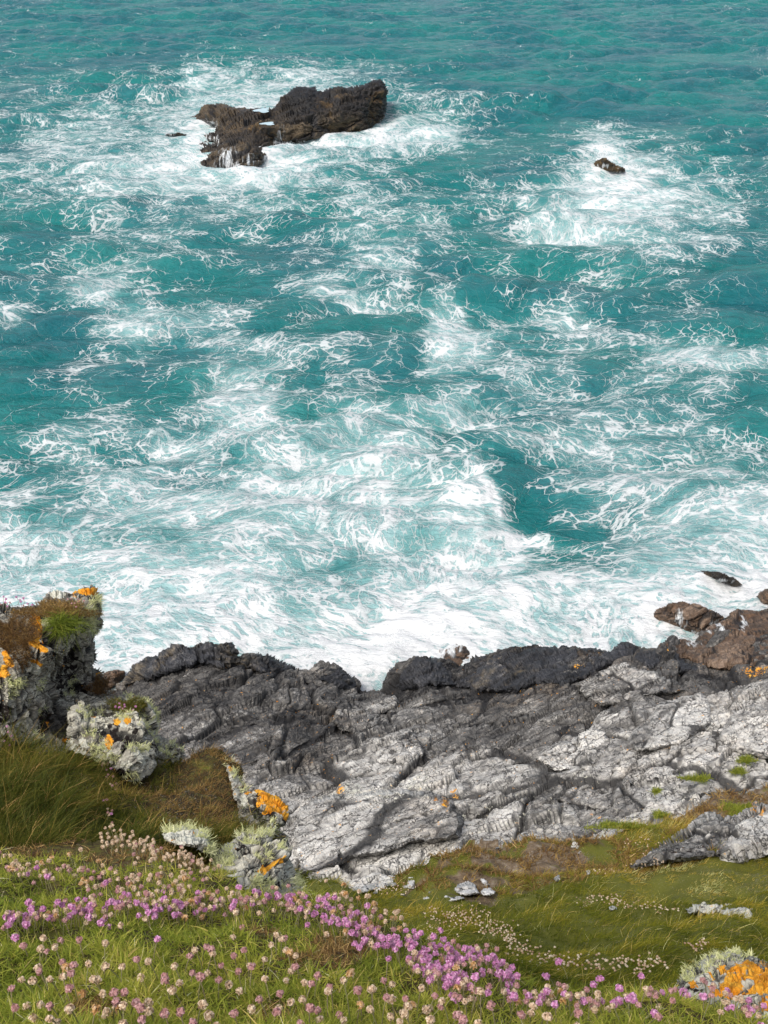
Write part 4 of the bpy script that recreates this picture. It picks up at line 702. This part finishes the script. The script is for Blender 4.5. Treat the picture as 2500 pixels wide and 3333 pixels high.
#@@FLOWERS
# ================================================================== THRIFT
def petal_mat(name,a,b,c_,tr=.25):
    return leaf_mat(name,[(0.,a),(.5,b),(1.,c_)],tr,.7)
M_PINK=petal_mat('pink_petals',(.50,.15,.36),(.68,.31,.54),(.80,.53,.70),.35)
M_ROSE=petal_mat('fading_petals',(.36,.16,.15),(.52,.29,.28),(.64,.42,.42))
M_BUFF=petal_mat('papery_petals',(.40,.25,.15),(.64,.47,.32),(.80,.69,.53))
M_TAN=petal_mat('withered_petals',(.36,.17,.05),(.60,.36,.15),(.72,.60,.46))
M_STEM=leaf_mat('flower_stem',[(0.,(.16,.17,.06)),(.5,(.25,.24,.11)),(1.,(.34,.27,.17))],.1)
M_BRACT=leaf_mat('flower_bract',[(0.,(.13,.06,.03)),(1.,(.34,.21,.11))],.1)
def head_mesh(name,mat,seed,npet,rad,plen,pw,flat,droop=0):
    rg=np.random.default_rng(seed); V=[];Q=[];A=[]
    for k in range(npet):
        z=1-1.45*(k+.5)/npet; a=k*2.39996+rg.normal(0,.25); r=math.sqrt(max(0,1-z*z)); d=np.array([r*math.cos(a),r*math.sin(a),z])+rg.normal(0,.16,3); d/=np.linalg.norm(d)
        x=np.cross(d,rg.normal(size=3)); x/=np.linalg.norm(x); y=np.cross(d,x)
        c=d*rad*np.array([1,1,flat])*rg.uniform(.55,.95); pl=plen*rg.uniform(.7,1.2); w=pw*rg.uniform(.75,1.25); dr=np.array([0,0,-droop*pl])
        base=len(V); ti=rg.random()
        for (s,ww,l) in ((0,.35,0),(.55,1.,.3),(1.,.75,.55)):
            p=c+y*pl*(s-.35)+d*pl*(l*.6)+dr*s; V+= [p-x*w*ww*.5,p+d*pl*-.10+0*x,p+x*w*ww*.5]; A+=[ti*.7+s*.3]*3
        for i in (0,3):
            Q+=[(base+i,base+i+1,base+i+4,base+i+3),(base+i+1,base+i+2,base+i+5,base+i+4)]
    return mesh_np(name,np.array(V),np.array(Q),None,{'tint':np.array(A)},True,mat)
HEADS={'pink':[head_mesh('flower_head',M_PINK,k,44,.0100,.0085,.0066,.75) for k in (1,2,3)],
 'rose':[head_mesh('flower_head',M_ROSE,k,60,.0088,.0062,.0046,.85) for k in (11,12,13)],
 'buff':[head_mesh('flower_head',M_BUFF,k,60,.0090,.0062,.0048,.85) for k in (21,22,23)],
 'tan':[head_mesh('flower_head',M_TAN,k,30,.0080,.0110,.0054,.8,.5) for k in (31,32,33)]}
def tube(pts,rad,nside=5):
    V=[];Q=[];n=len(pts)
    for i,p in enumerate(pts):
        t=np.array(pts[min(i+1,n-1)])-np.array(pts[max(i-1,0)]); t/=np.linalg.norm(t); x=np.cross(t,[.3,.9,.1]); x/=np.linalg.norm(x); y=np.cross(t,x)
        r=rad if np.isscalar(rad) else rad[i]
        for k in range(nside): a=2*math.pi*k/nside; V.append(np.array(p)+r*(x*math.cos(a)+y*math.sin(a)))
    for i in range(n-1):
        for k in range(nside): Q.append((i*nside+k,i*nside+(k+1)%nside,(i+1)*nside+(k+1)%nside,(i+1)*nside+k))
    return np.array(V),np.array(Q)
STEMS=[]
for k in range(5):
    rg=np.random.default_rng(90+k); bx,by=rg.normal(0,.12,2)
    pts=[(bx*t*t+.02*math.sin(t*4+k),by*t*t,t) for t in np.linspace(0,1,6)]; V,Q=tube([(p[0],p[1],p[2]) for p in pts],.015)
    V2=V.copy()
    STEMS.append((mesh_np('flower_stem',V*np.array([.095]*3),Q,None,{'tint':np.full(len(V),rg.random())},True,M_STEM),np.array(pts[-1])*.095))
def bract_mesh():
    V,Q=tube([(0,0,-.010),(0,0,-.004),(0,0,.001)],[.0013,.0038,.0066],8); return mesh_np('flower_bract',V,Q,None,{'tint':np.linspace(0,1,len(V))},True,M_BRACT)
BRACT=bract_mesh()
LAB={'pink':'bright pink thrift flower','rose':'fading dusky pink thrift head','buff':'papery buff seed head of thrift','tan':'withered orange tan thrift head'}
def thrift(u,v,kind,zone,group,scale=1.,h=None,field=None):
    """v is where the head shows; the stem goes down to the turf below it"""
    f=field or nd; h=h if h is not None else R.uniform(.040,.075)
    d=float(f(u,v)); vb=v+h*FPX/d*.72; d=float(f(u,vb)); P=unproj(u,vb,d); st,tip=R.choice(STEMS); sc=h/.095
    scale*=.65
    SPEC.append((d/scale,P,st,tip,sc,kind,zone,group,scale))
def make_thrift(P,st,tip,sc,kind,zone,group,scale):
    o=empty('thrift_flower',tuple(P),f'{LAB[kind]} {zone}','flower',group); o.rotation_euler=(0,0,R.uniform(0,6.28))
    s=link('stem',st,o); s.scale=(max(sc,.75),max(sc,.75),sc)
    tp=np.array(tip)*np.array([max(sc,.75),max(sc,.75),sc])
    b=link('bract',BRACT,o,tuple(tp)); b.scale=(scale,)*3
    hd=link('flower_head',R.choice(HEADS[kind]),o,tuple(tp)); k=scale*R.uniform(.85,1.15); hd.scale=(k,k,k*R.uniform(.85,1.05)); hd.rotation_euler=(R.gauss(0,.25),R.gauss(0,.25),R.uniform(0,6.28))
    return o
SPEC=[]
taken=[]
def band(path,width,n,mix,zone,group,sep=15,**kw):
    """flowers scattered along a photo polyline"""
    seg=[math.dist(path[i],path[i+1]) for i in range(len(path)-1)]; tot=sum(seg); tries=0; k=0
    kinds=[a for a,b in mix]; wts=[b for a,b in mix]
    while k<n and tries<n*40:
        tries+=1; t=R.uniform(0,tot); i=0
        while t>seg[i] and i<len(seg)-1: t-=seg[i]; i+=1
        a,b=path[i],path[i+1]; f=t/seg[i]; u=a[0]+(b[0]-a[0])*f+R.gauss(0,12); v=a[1]+(b[1]-a[1])*f+R.gauss(0,1)*width
        if any(abs(u-x)<sep and abs(v-y)<sep*.7 for x,y in taken): continue
        taken.append((u,v)); thrift(u,v,R.choices(kinds,wts)[0],zone,group,**kw); k+=1
band([(30,2985),(210,2970),(330,2950),(450,2945),(560,2955),(700,2940),(800,2930),(900,2925),(1000,2930)],17,235,[('pink',.36),('rose',.25),('buff',.30),('tan',.09)],'in the long pink drift crossing the left turf','thrift in the left pink drift',7)
band([(960,2950),(1080,2970),(1200,3030),(1300,3080),(1400,3140),(1480,3195),(1560,3225)],23,225,[('pink',.54),('rose',.26),('buff',.15),('tan',.05)],'in the diagonal pink band down the mid turf','thrift in the diagonal pink band',8)
band([(1330,3070),(1430,3095),(1520,3110),(1600,3140),(1660,3195)],17,85,[('pink',.7),('rose',.2),('buff',.1)],'on the turf rim above the grass slope','thrift on the turf rim',8)
band([(10,2810),(60,2835),(160,2830),(260,2850),(370,2860),(480,2870),(560,2875),(700,2880)],20,120,[('buff',.5),('rose',.35),('tan',.1),('pink',.05)],'in the back row on the left turf','faded thrift in the back row',8,scale=1.05)
band([(340,2715),(420,2740),(470,2760),(540,2790),(620,2800),(680,2830)],15,115,[('buff',.9),('rose',.1)],'on the brown turf before the white rock','buff thrift on the far turf corner',7,h=.05)
band([(1090,2905),(1160,2915),(1220,2935),(1290,2980),(1330,3010)],13,28,[('buff',.8),('tan',.2)],'on the turf crest right of the hairy boulder','buff thrift on the turf crest',14)
band([(1640,3235),(1720,3250),(1800,3240),(1900,3250)],16,48,[('buff',.42),('tan',.14),('rose',.22),('pink',.22)],'in the low dip of the turf','buff thrift in the turf dip',15)
band([(1900,3265),(2000,3270),(2110,3250),(2230,3225)],12,30,[('rose',.35),('pink',.35),('buff',.3)],'between the turf dip and the orange boulder','thrift before the grass slope',14)
band([(2290,3220),(2350,3245),(2420,3280),(2480,3310)],16,30,[('buff',.4),('rose',.3),('pink',.3)],'beside the orange spotted boulder','thrift beside the orange boulder',16)
for (u,v,k,z) in ((2205,3212,'pink','biggest of those before the orange spotted boulder'),(2080,3195,'pink','leaning over the gap left of the orange boulder'),(2295,3195,'rose','standing tall against the orange boulder'),
 (1845,3140,'pink','standing alone high above the grass slope'),(1800,3165,'pink','just below the tallest rim flower'),(1935,3185,'pink','lone bloom over the dip in the turf'),(1995,3245,'pink','low bloom at the turf dip'),(2040,3240,'pink','short bloom next to the low one at the dip'),
 (40,2980,'pink','at the far left edge of the turf'),(78,3060,'pink','below the left drift near the edge'),(505,3065,'pink','small bloom on bare green turf below the drift'),(205,2960,'pink','at the start of the left drift'),(560,2950,'pink','standing over the drift gap')):
    thrift(u,v,k,z,'single blooms on the turf',scale=1.1)
band([(80,3130),(250,3180),(450,3210),(700,3150),(900,3090),(1000,3200),(1150,3250),(1350,3280),(1500,3300)],60,135,[('rose',.42),('buff',.50),('tan',.08)],'scattered on the open green turf in front','scattered thrift on the front turf',22,scale=1.12)
band([(60,3250),(300,3300),(600,3310),(900,3300),(1200,3310),(1600,3310),(1900,3320)],16,32,[('rose',.55),('buff',.45)],'on the front edge of the turf','scattered thrift on the front turf',50,scale=1.15)
# tiny far flower heads, too many and too small to count
def far_thrift():
    rg=np.random.default_rng(83); V=[];Q=[];A=[];n=0
    ico=np.array([(0,0,1),(.9,0,.2),(.28,.86,.2),(-.73,.53,.2),(-.73,-.53,.2),(.28,-.86,.2),(0,0,-.7)]); fc=[(0,1,2),(0,2,3),(0,3,4),(0,4,5),(0,5,1),(6,2,1),(6,3,2),(6,4,3),(6,5,4),(6,1,5)]
    T=[]
    sets=[([(1380,3020),(1450,3005),(1520,3020),(1580,3035),(1640,3070),(1700,3110)],22,260,gdf,.5),([(1640,3120),(1760,3150),(1900,3170),(2060,3185),(2150,3180)],14,170,gdf,.5),([(1230,2915),(1330,2912)],10,40,gdf,.8),
     ([(1880,2965),(1960,2950),(2050,2970),(2200,2990)],9,110,gdf,.7),([(2080,2800),(2150,2830),(1940,2860)],10,50,gdf,.7),([(2240,3110),(2300,3105)],10,24,gdf,.6),([(2200,2760),(2010,2760)],8,24,gdf,.7)]
    for path,wd,num,f,sc in sets:
        for k in range(num):
            i=rg.integers(len(path)-1); t=rg.random(); u=path[i][0]*(1-t)+path[i+1][0]*t+rg.normal(0,10); v=path[i][1]*(1-t)+path[i+1][1]*t+rg.normal(0,wd)
            P=unproj(u,v,float(f(u,v))); P[2]+=.14+rg.random()*.10; r=.011*rg.uniform(.8,1.3)+.006
            V.append(ico*r+P); T+= [(a+n,b+n,c+n) for a,b,c in fc]; A+=[rg.random()]*7; n+=7
    me=mesh_np('far_thrift',np.concatenate(V),None,np.array(T),{'tint':np.array(A)},True,M_BUFF)
    tag(link('far_thrift',me),'tiny buff thrift heads strewn through the grass below the turf','flowers',kind='stuff')
far_thrift()
# flowers and tufts growing on the crag, boulder and bank
def sheet_at(s):
    return lambda u,v: s.dep(u,v)
def small_thrift(path,width,n,mix,zone,group,s,off=.05,sep=6,h=.03):
    k=0
    for _ in range(n*10):
        if k>=n: break
        i=R.randrange(len(path)-1); t=R.random(); u=path[i][0]*(1-t)+path[i+1][0]*t+R.gauss(0,6); v=path[i][1]*(1-t)+path[i+1][1]*t+R.gauss(0,1)*width
        if any(abs(u-x)<sep and abs(v-y)<sep for x,y in taken): continue
        taken.append((u,v)); k+=1
        thrift(u,v,R.choices([a for a,b in mix],[b for a,b in mix])[0],zone,group,.8,h,lambda a,b,s=s:float(s.dep(a,b))-off)
cr_f=cs
small_thrift([(8,1962),(50,1955),(100,1962)],7,14,[('pink',.6),('rose',.4)],'on the grassy shoulder of the crag','thrift on the crag shoulder',cs,.05)
small_thrift([(205,1952),(280,1962)],6,8,[('rose',.6),('pink',.4)],'under the orange tip of the crag','thrift under the crag tip',cs,.05)
small_thrift([(380,2288),(440,2312)],7,9,[('pink',.9),('rose',.1)],'on top of the knobbly boulder','thrift on the knobbly boulder',ms,.06)
small_thrift([(340,2490),(380,2545),(340,2640),(360,2665)],14,24,[('rose',.5),('pink',.3),('buff',.2)],'dotted over the dark green cushion','thrift on the green cushion',bank,.07)
small_thrift([(20,2390),(40,2370),(25,2440)],10,6,[('pink',1)],'in the dark foot of the crag','thrift at the crag foot',cs,.06)
def plant(name,mat,u,v,ru,rv,f,n,L,W,label,cat,ti,seed,lean=(0,-.2,1),spread=.5,bend=.5,off=0.,group=None):
    rg=np.random.default_rng(seed); a=rg.uniform(0,6.28,n); r=np.sqrt(rg.random(n))*(1+.32*np.sin(3*a+seed)+.22*np.sin(5*a+2*seed)); uu=u+ru*r*np.cos(a); vv=v+rv*r*np.sin(a)
    P=unproj(uu,vv,np.array(f(uu,vv))-off); D=dirs(n,lean,spread,seed+1); b=np.stack([rg.normal(0,bend,n),rg.normal(-.2,bend,n),rg.normal(0,.1,n)],-1)
    return blade_obj(name,mat,[blades(P,rg.uniform(.6,1.2,n)*L,np.full(n,W),D,b,np.clip(rg.normal(ti,.16,n),0,1),3,.05,seed+2)],label=label,cat=cat,group=group)
plant('grass_tuft',G_TURF,212,2030,42,26,cs.dep,900,.085,.0026,'bright green grass tuft hanging on the crag face','grass tuft',.22,1001,(0,-.7,.6),.5,.6,.04)
plant('heath_patch',G_DRY,40,2070,95,75,cs.dep,5600,.032,.0022,'rusty brown dried cushion on the left of the crag','plant',.36,1003,(0,-.6,.8),.6,.3,.03)
plant('heath_patch',G_DRY,190,1985,110,26,cs.dep,3600,.03,.0022,'olive brown cushion along the top of the crag','plant',.62,1005,(0,-.5,.8),.6,.3,.03)
plant('thrift_cushion',G_DARK,375,2650,58,70,bank.dep,6000,.045,.0022,'dark green thrift cushion dotted with small pale flowers','plant',.22,1007,(0,-.5,.9),.5,.3,.05)
plant('thrift_cushion',G_DARK,345,2535,40,40,bank.dep,2500,.04,.0022,'smaller green cushion under the knobbly boulder','plant',.30,1008,(0,-.5,.9),.5,.3,.05)
plant('thrift_cushion',G_DARK,420,2300,60,26,ms.dep,2400,.03,.0022,'low green cushion growing on top of the knobbly boulder','plant',.50,1009,(0,-.4,.9),.6,.3,.04)
plant('heath_patch',G_DRY,330,2235,36,30,cs.dep,1200,.03,.0022,'reddish brown scrub on the ledge right of the crag','plant',.28,1011,(0,-.4,.9),.6,.3,.03)
plant('moss_cushion',G_TURF,650,2842,85,18,nd,3200,.016,.0018,'bright green moss cushion left of the hairy boulder','moss',.62,1013,(0,-.3,1),.5,.2,.02)
for i,(u,v,ru,rv,lb) in enumerate(((2428,2475,26,10,'green tuft on the pale rock below the frame edge block'),(2402,2512,20,9,'green tuft just under the larger tuft on pale rock'),(2266,2535,46,8,'long green strip of grass in a pale rock crevice'),(2135,2578,12,6,'tiny green tuft near the slab crack'),(2150,2655,22,9,'round green tuft over the pale rock rib'),(2020,2690,90,9,'green strip of turf between rock ribs above the soil'),(1150,2700,8,8,'sprig of green in a crack of the scored slab'),(1230,2690,10,6,'second sprig in the long crack of the scored slab'),(2400,2640,60,22,'rough green patch in the soil pocket above the outcrop'))):
    plant('grass_tuft',G_TURF,u,v,ru,rv,(shd if v<2600 or u<1300 else gdf),int(220+ru*rv*1.6),.14,.012,lb,'grass tuft',.42,1100+i*5,(0,-.2,1),.5,.4,.35)
SPEC.sort(key=lambda a:a[0])
for a in SPEC[:300]: make_thrift(*a[1:])
def thrift_mass(specs):
    from mathutils import Matrix,Euler
    acc={}
    def add(me,M,m):
        V=np.empty(len(me.vertices)*3,np.float32); me.vertices.foreach_get('co',V); V=V.reshape(-1,3)@np.array(M.to_3x3()).T+np.array(M.translation)
        F=np.empty(len(me.polygons)*4,np.int32); me.loops.foreach_get('vertex_index',F); T=np.empty(len(V),np.float32); me.attributes['tint'].data.foreach_get('value',T)
        a=acc.setdefault(m,[[],[],[],0]); a[0].append(V); a[1].append(F.reshape(-1,4)+a[3]); a[2].append(T); a[3]+=len(V)
    for (_,P,st,tip,sc,kind,zone,group,scale) in specs:
        B=Matrix.Translation(Vector(P))@Euler((0,0,R.uniform(0,6.28))).to_matrix().to_4x4(); m=max(sc,.75)
        add(st,B@Matrix.Diagonal((m,m,sc,1)),0); tp=Matrix.Translation(Vector((tip[0]*m,tip[1]*m,tip[2]*sc)))
        add(BRACT,B@tp@Matrix.Diagonal((scale,)*3+(1,)),1); k=scale*R.uniform(.85,1.15)
        add(R.choice(HEADS[kind]),B@tp@Euler((R.gauss(0,.25),R.gauss(0,.25),R.uniform(0,6.28))).to_matrix().to_4x4()@Matrix.Diagonal((k,k,k,1)),{'pink':2,'rose':3,'buff':4,'tan':5}[kind])
    V=[];Q=[];T=[];I=[];n=0
    for m in sorted(acc):
        a=acc[m]; v=np.concatenate(a[0]); q=np.concatenate(a[1])+n; V.append(v);Q.append(q);T.append(np.concatenate(a[2]));I.append(np.full(len(q),m));n+=len(v)
    me=mesh_np('thrift_mass',np.concatenate(V),np.concatenate(Q),None,{'tint':np.concatenate(T)},True,None)
    for m in (M_STEM,M_BRACT,M_PINK,M_ROSE,M_BUFF,M_TAN): me.materials.append(m)
    me.polygons.foreach_set('material_index',np.concatenate(I).astype(np.int32))
    tag(link('thrift_mass',me),'smaller thrift heads crowding the back of the turf the crag and bank',cat='flowers',kind='stuff')
if SPEC[300:]: thrift_mass(SPEC[300:])
# ================================================================== SPRAY
def spray():
    t=NT('sea_spray'); m=t.out(t.n('BsdfPrincipled',{'Base Color':(.9,.92,.93,1),'Roughness':.9}))
    tet=np.array([(1,1,1),(-1,-1,1),(-1,1,-1),(1,-1,-1)])/1.7; fc=np.array([(0,1,2),(0,3,1),(0,2,3),(1,3,2)]); rg=np.random.default_rng(97); V=[];T=[];n=0
    for (u,v,ru,rv,num,sz) in ((1965,500,34,26,900,.035),(2060,540,40,12,300,.03),(1290,2085,55,45,900,.014),(1215,2190,40,50,500,.012),(1430,2050,60,24,300,.012),(700,395,60,10,250,.03),(620,520,30,30,300,.03),(2240,2080,50,12,250,.012),(1020,2130,60,20,250,.012),(930,470,30,10,200,.03)):
        a=rg.normal(size=(num,2))*.5; uu=u+ru*a[:,0]; vv=v+rv*a[:,1]; z=np.abs(rg.normal(0,.35,num))+.05
        P=unproj(uu,vv,(CAMH-z)/kz(np.full(num,v+rv)+0*vv)); P[:,2]=np.maximum(P[:,2],.03)
        s=sz*rg.uniform(.4,1.2,num); V.append((tet[None]*s[:,None,None]+P[:,None]).reshape(-1,3)); T.append((fc[None]+(n+4*np.arange(num))[:,None,None]).reshape(-1,3)); n+=4*num
    tag(link('sea_spray',mesh_np('sea_spray',np.concatenate(V),None,np.concatenate(T),None,True,m)),'white spray flying where waves strike the rocks','spray',kind='stuff')
spray()
#@@WORLD
# ================================================================== LIGHT, SKY, CAMERA
sc=bpy.context.scene
SEL,SAZ=math.radians(52),math.radians(215)      # sun behind the viewer's left shoulder
w=bpy.data.worlds.new('World'); sc.world=w; w.use_nodes=True; nt=w.node_tree
bg=nt.nodes['Background']; sk=nt.nodes.new('ShaderNodeTexSky'); sk.sky_type='NISHITA'; sk.sun_disc=False
sk.sun_elevation=SEL; sk.sun_rotation=SAZ; sk.dust_density=4; sk.air_density=.8; sk.ozone_density=.6
hs=nt.nodes.new('ShaderNodeHueSaturation'); hs.inputs['Saturation'].default_value=.55; nt.links.new(sk.outputs[0],hs.inputs['Color']); nt.links.new(hs.outputs[0],bg.inputs[0]); bg.inputs[1].default_value=.15
sl=bpy.data.lights.new('sun','SUN'); sl.energy=1.3; sl.angle=math.radians(24); sl.color=(1,.95,.88)
so=link('sun',sl); sd_=Vector((math.sin(SAZ)*math.cos(SEL),math.cos(SAZ)*math.cos(SEL),math.sin(SEL)))
so.rotation_euler=sd_.to_track_quat('Z','Y').to_euler(); so.location=(0,-10,60)
cd=bpy.data.cameras.new('camera'); cam=link('camera',cd); cam.location=(0,0,CAMH); cam.rotation_euler=(math.pi/2-PITCH,0,0)
cd.sensor_fit='VERTICAL'; cd.sensor_height=36; cd.lens=18/math.tan(math.radians(24)); cd.clip_start=.05; cd.clip_end=8000
sc.camera=cam
sc.view_settings.view_transform='Standard'; sc.view_settings.look='None'; sc.view_settings.exposure=.72; sc.view_settings.gamma=1
sc.render.resolution_x=768; sc.render.resolution_y=1024
sc.cycles.use_denoising=True; sc.cycles.max_bounces=5; sc.cycles.diffuse_bounces=2; sc.cycles.glossy_bounces=2; sc.cycles.transmission_bounces=2
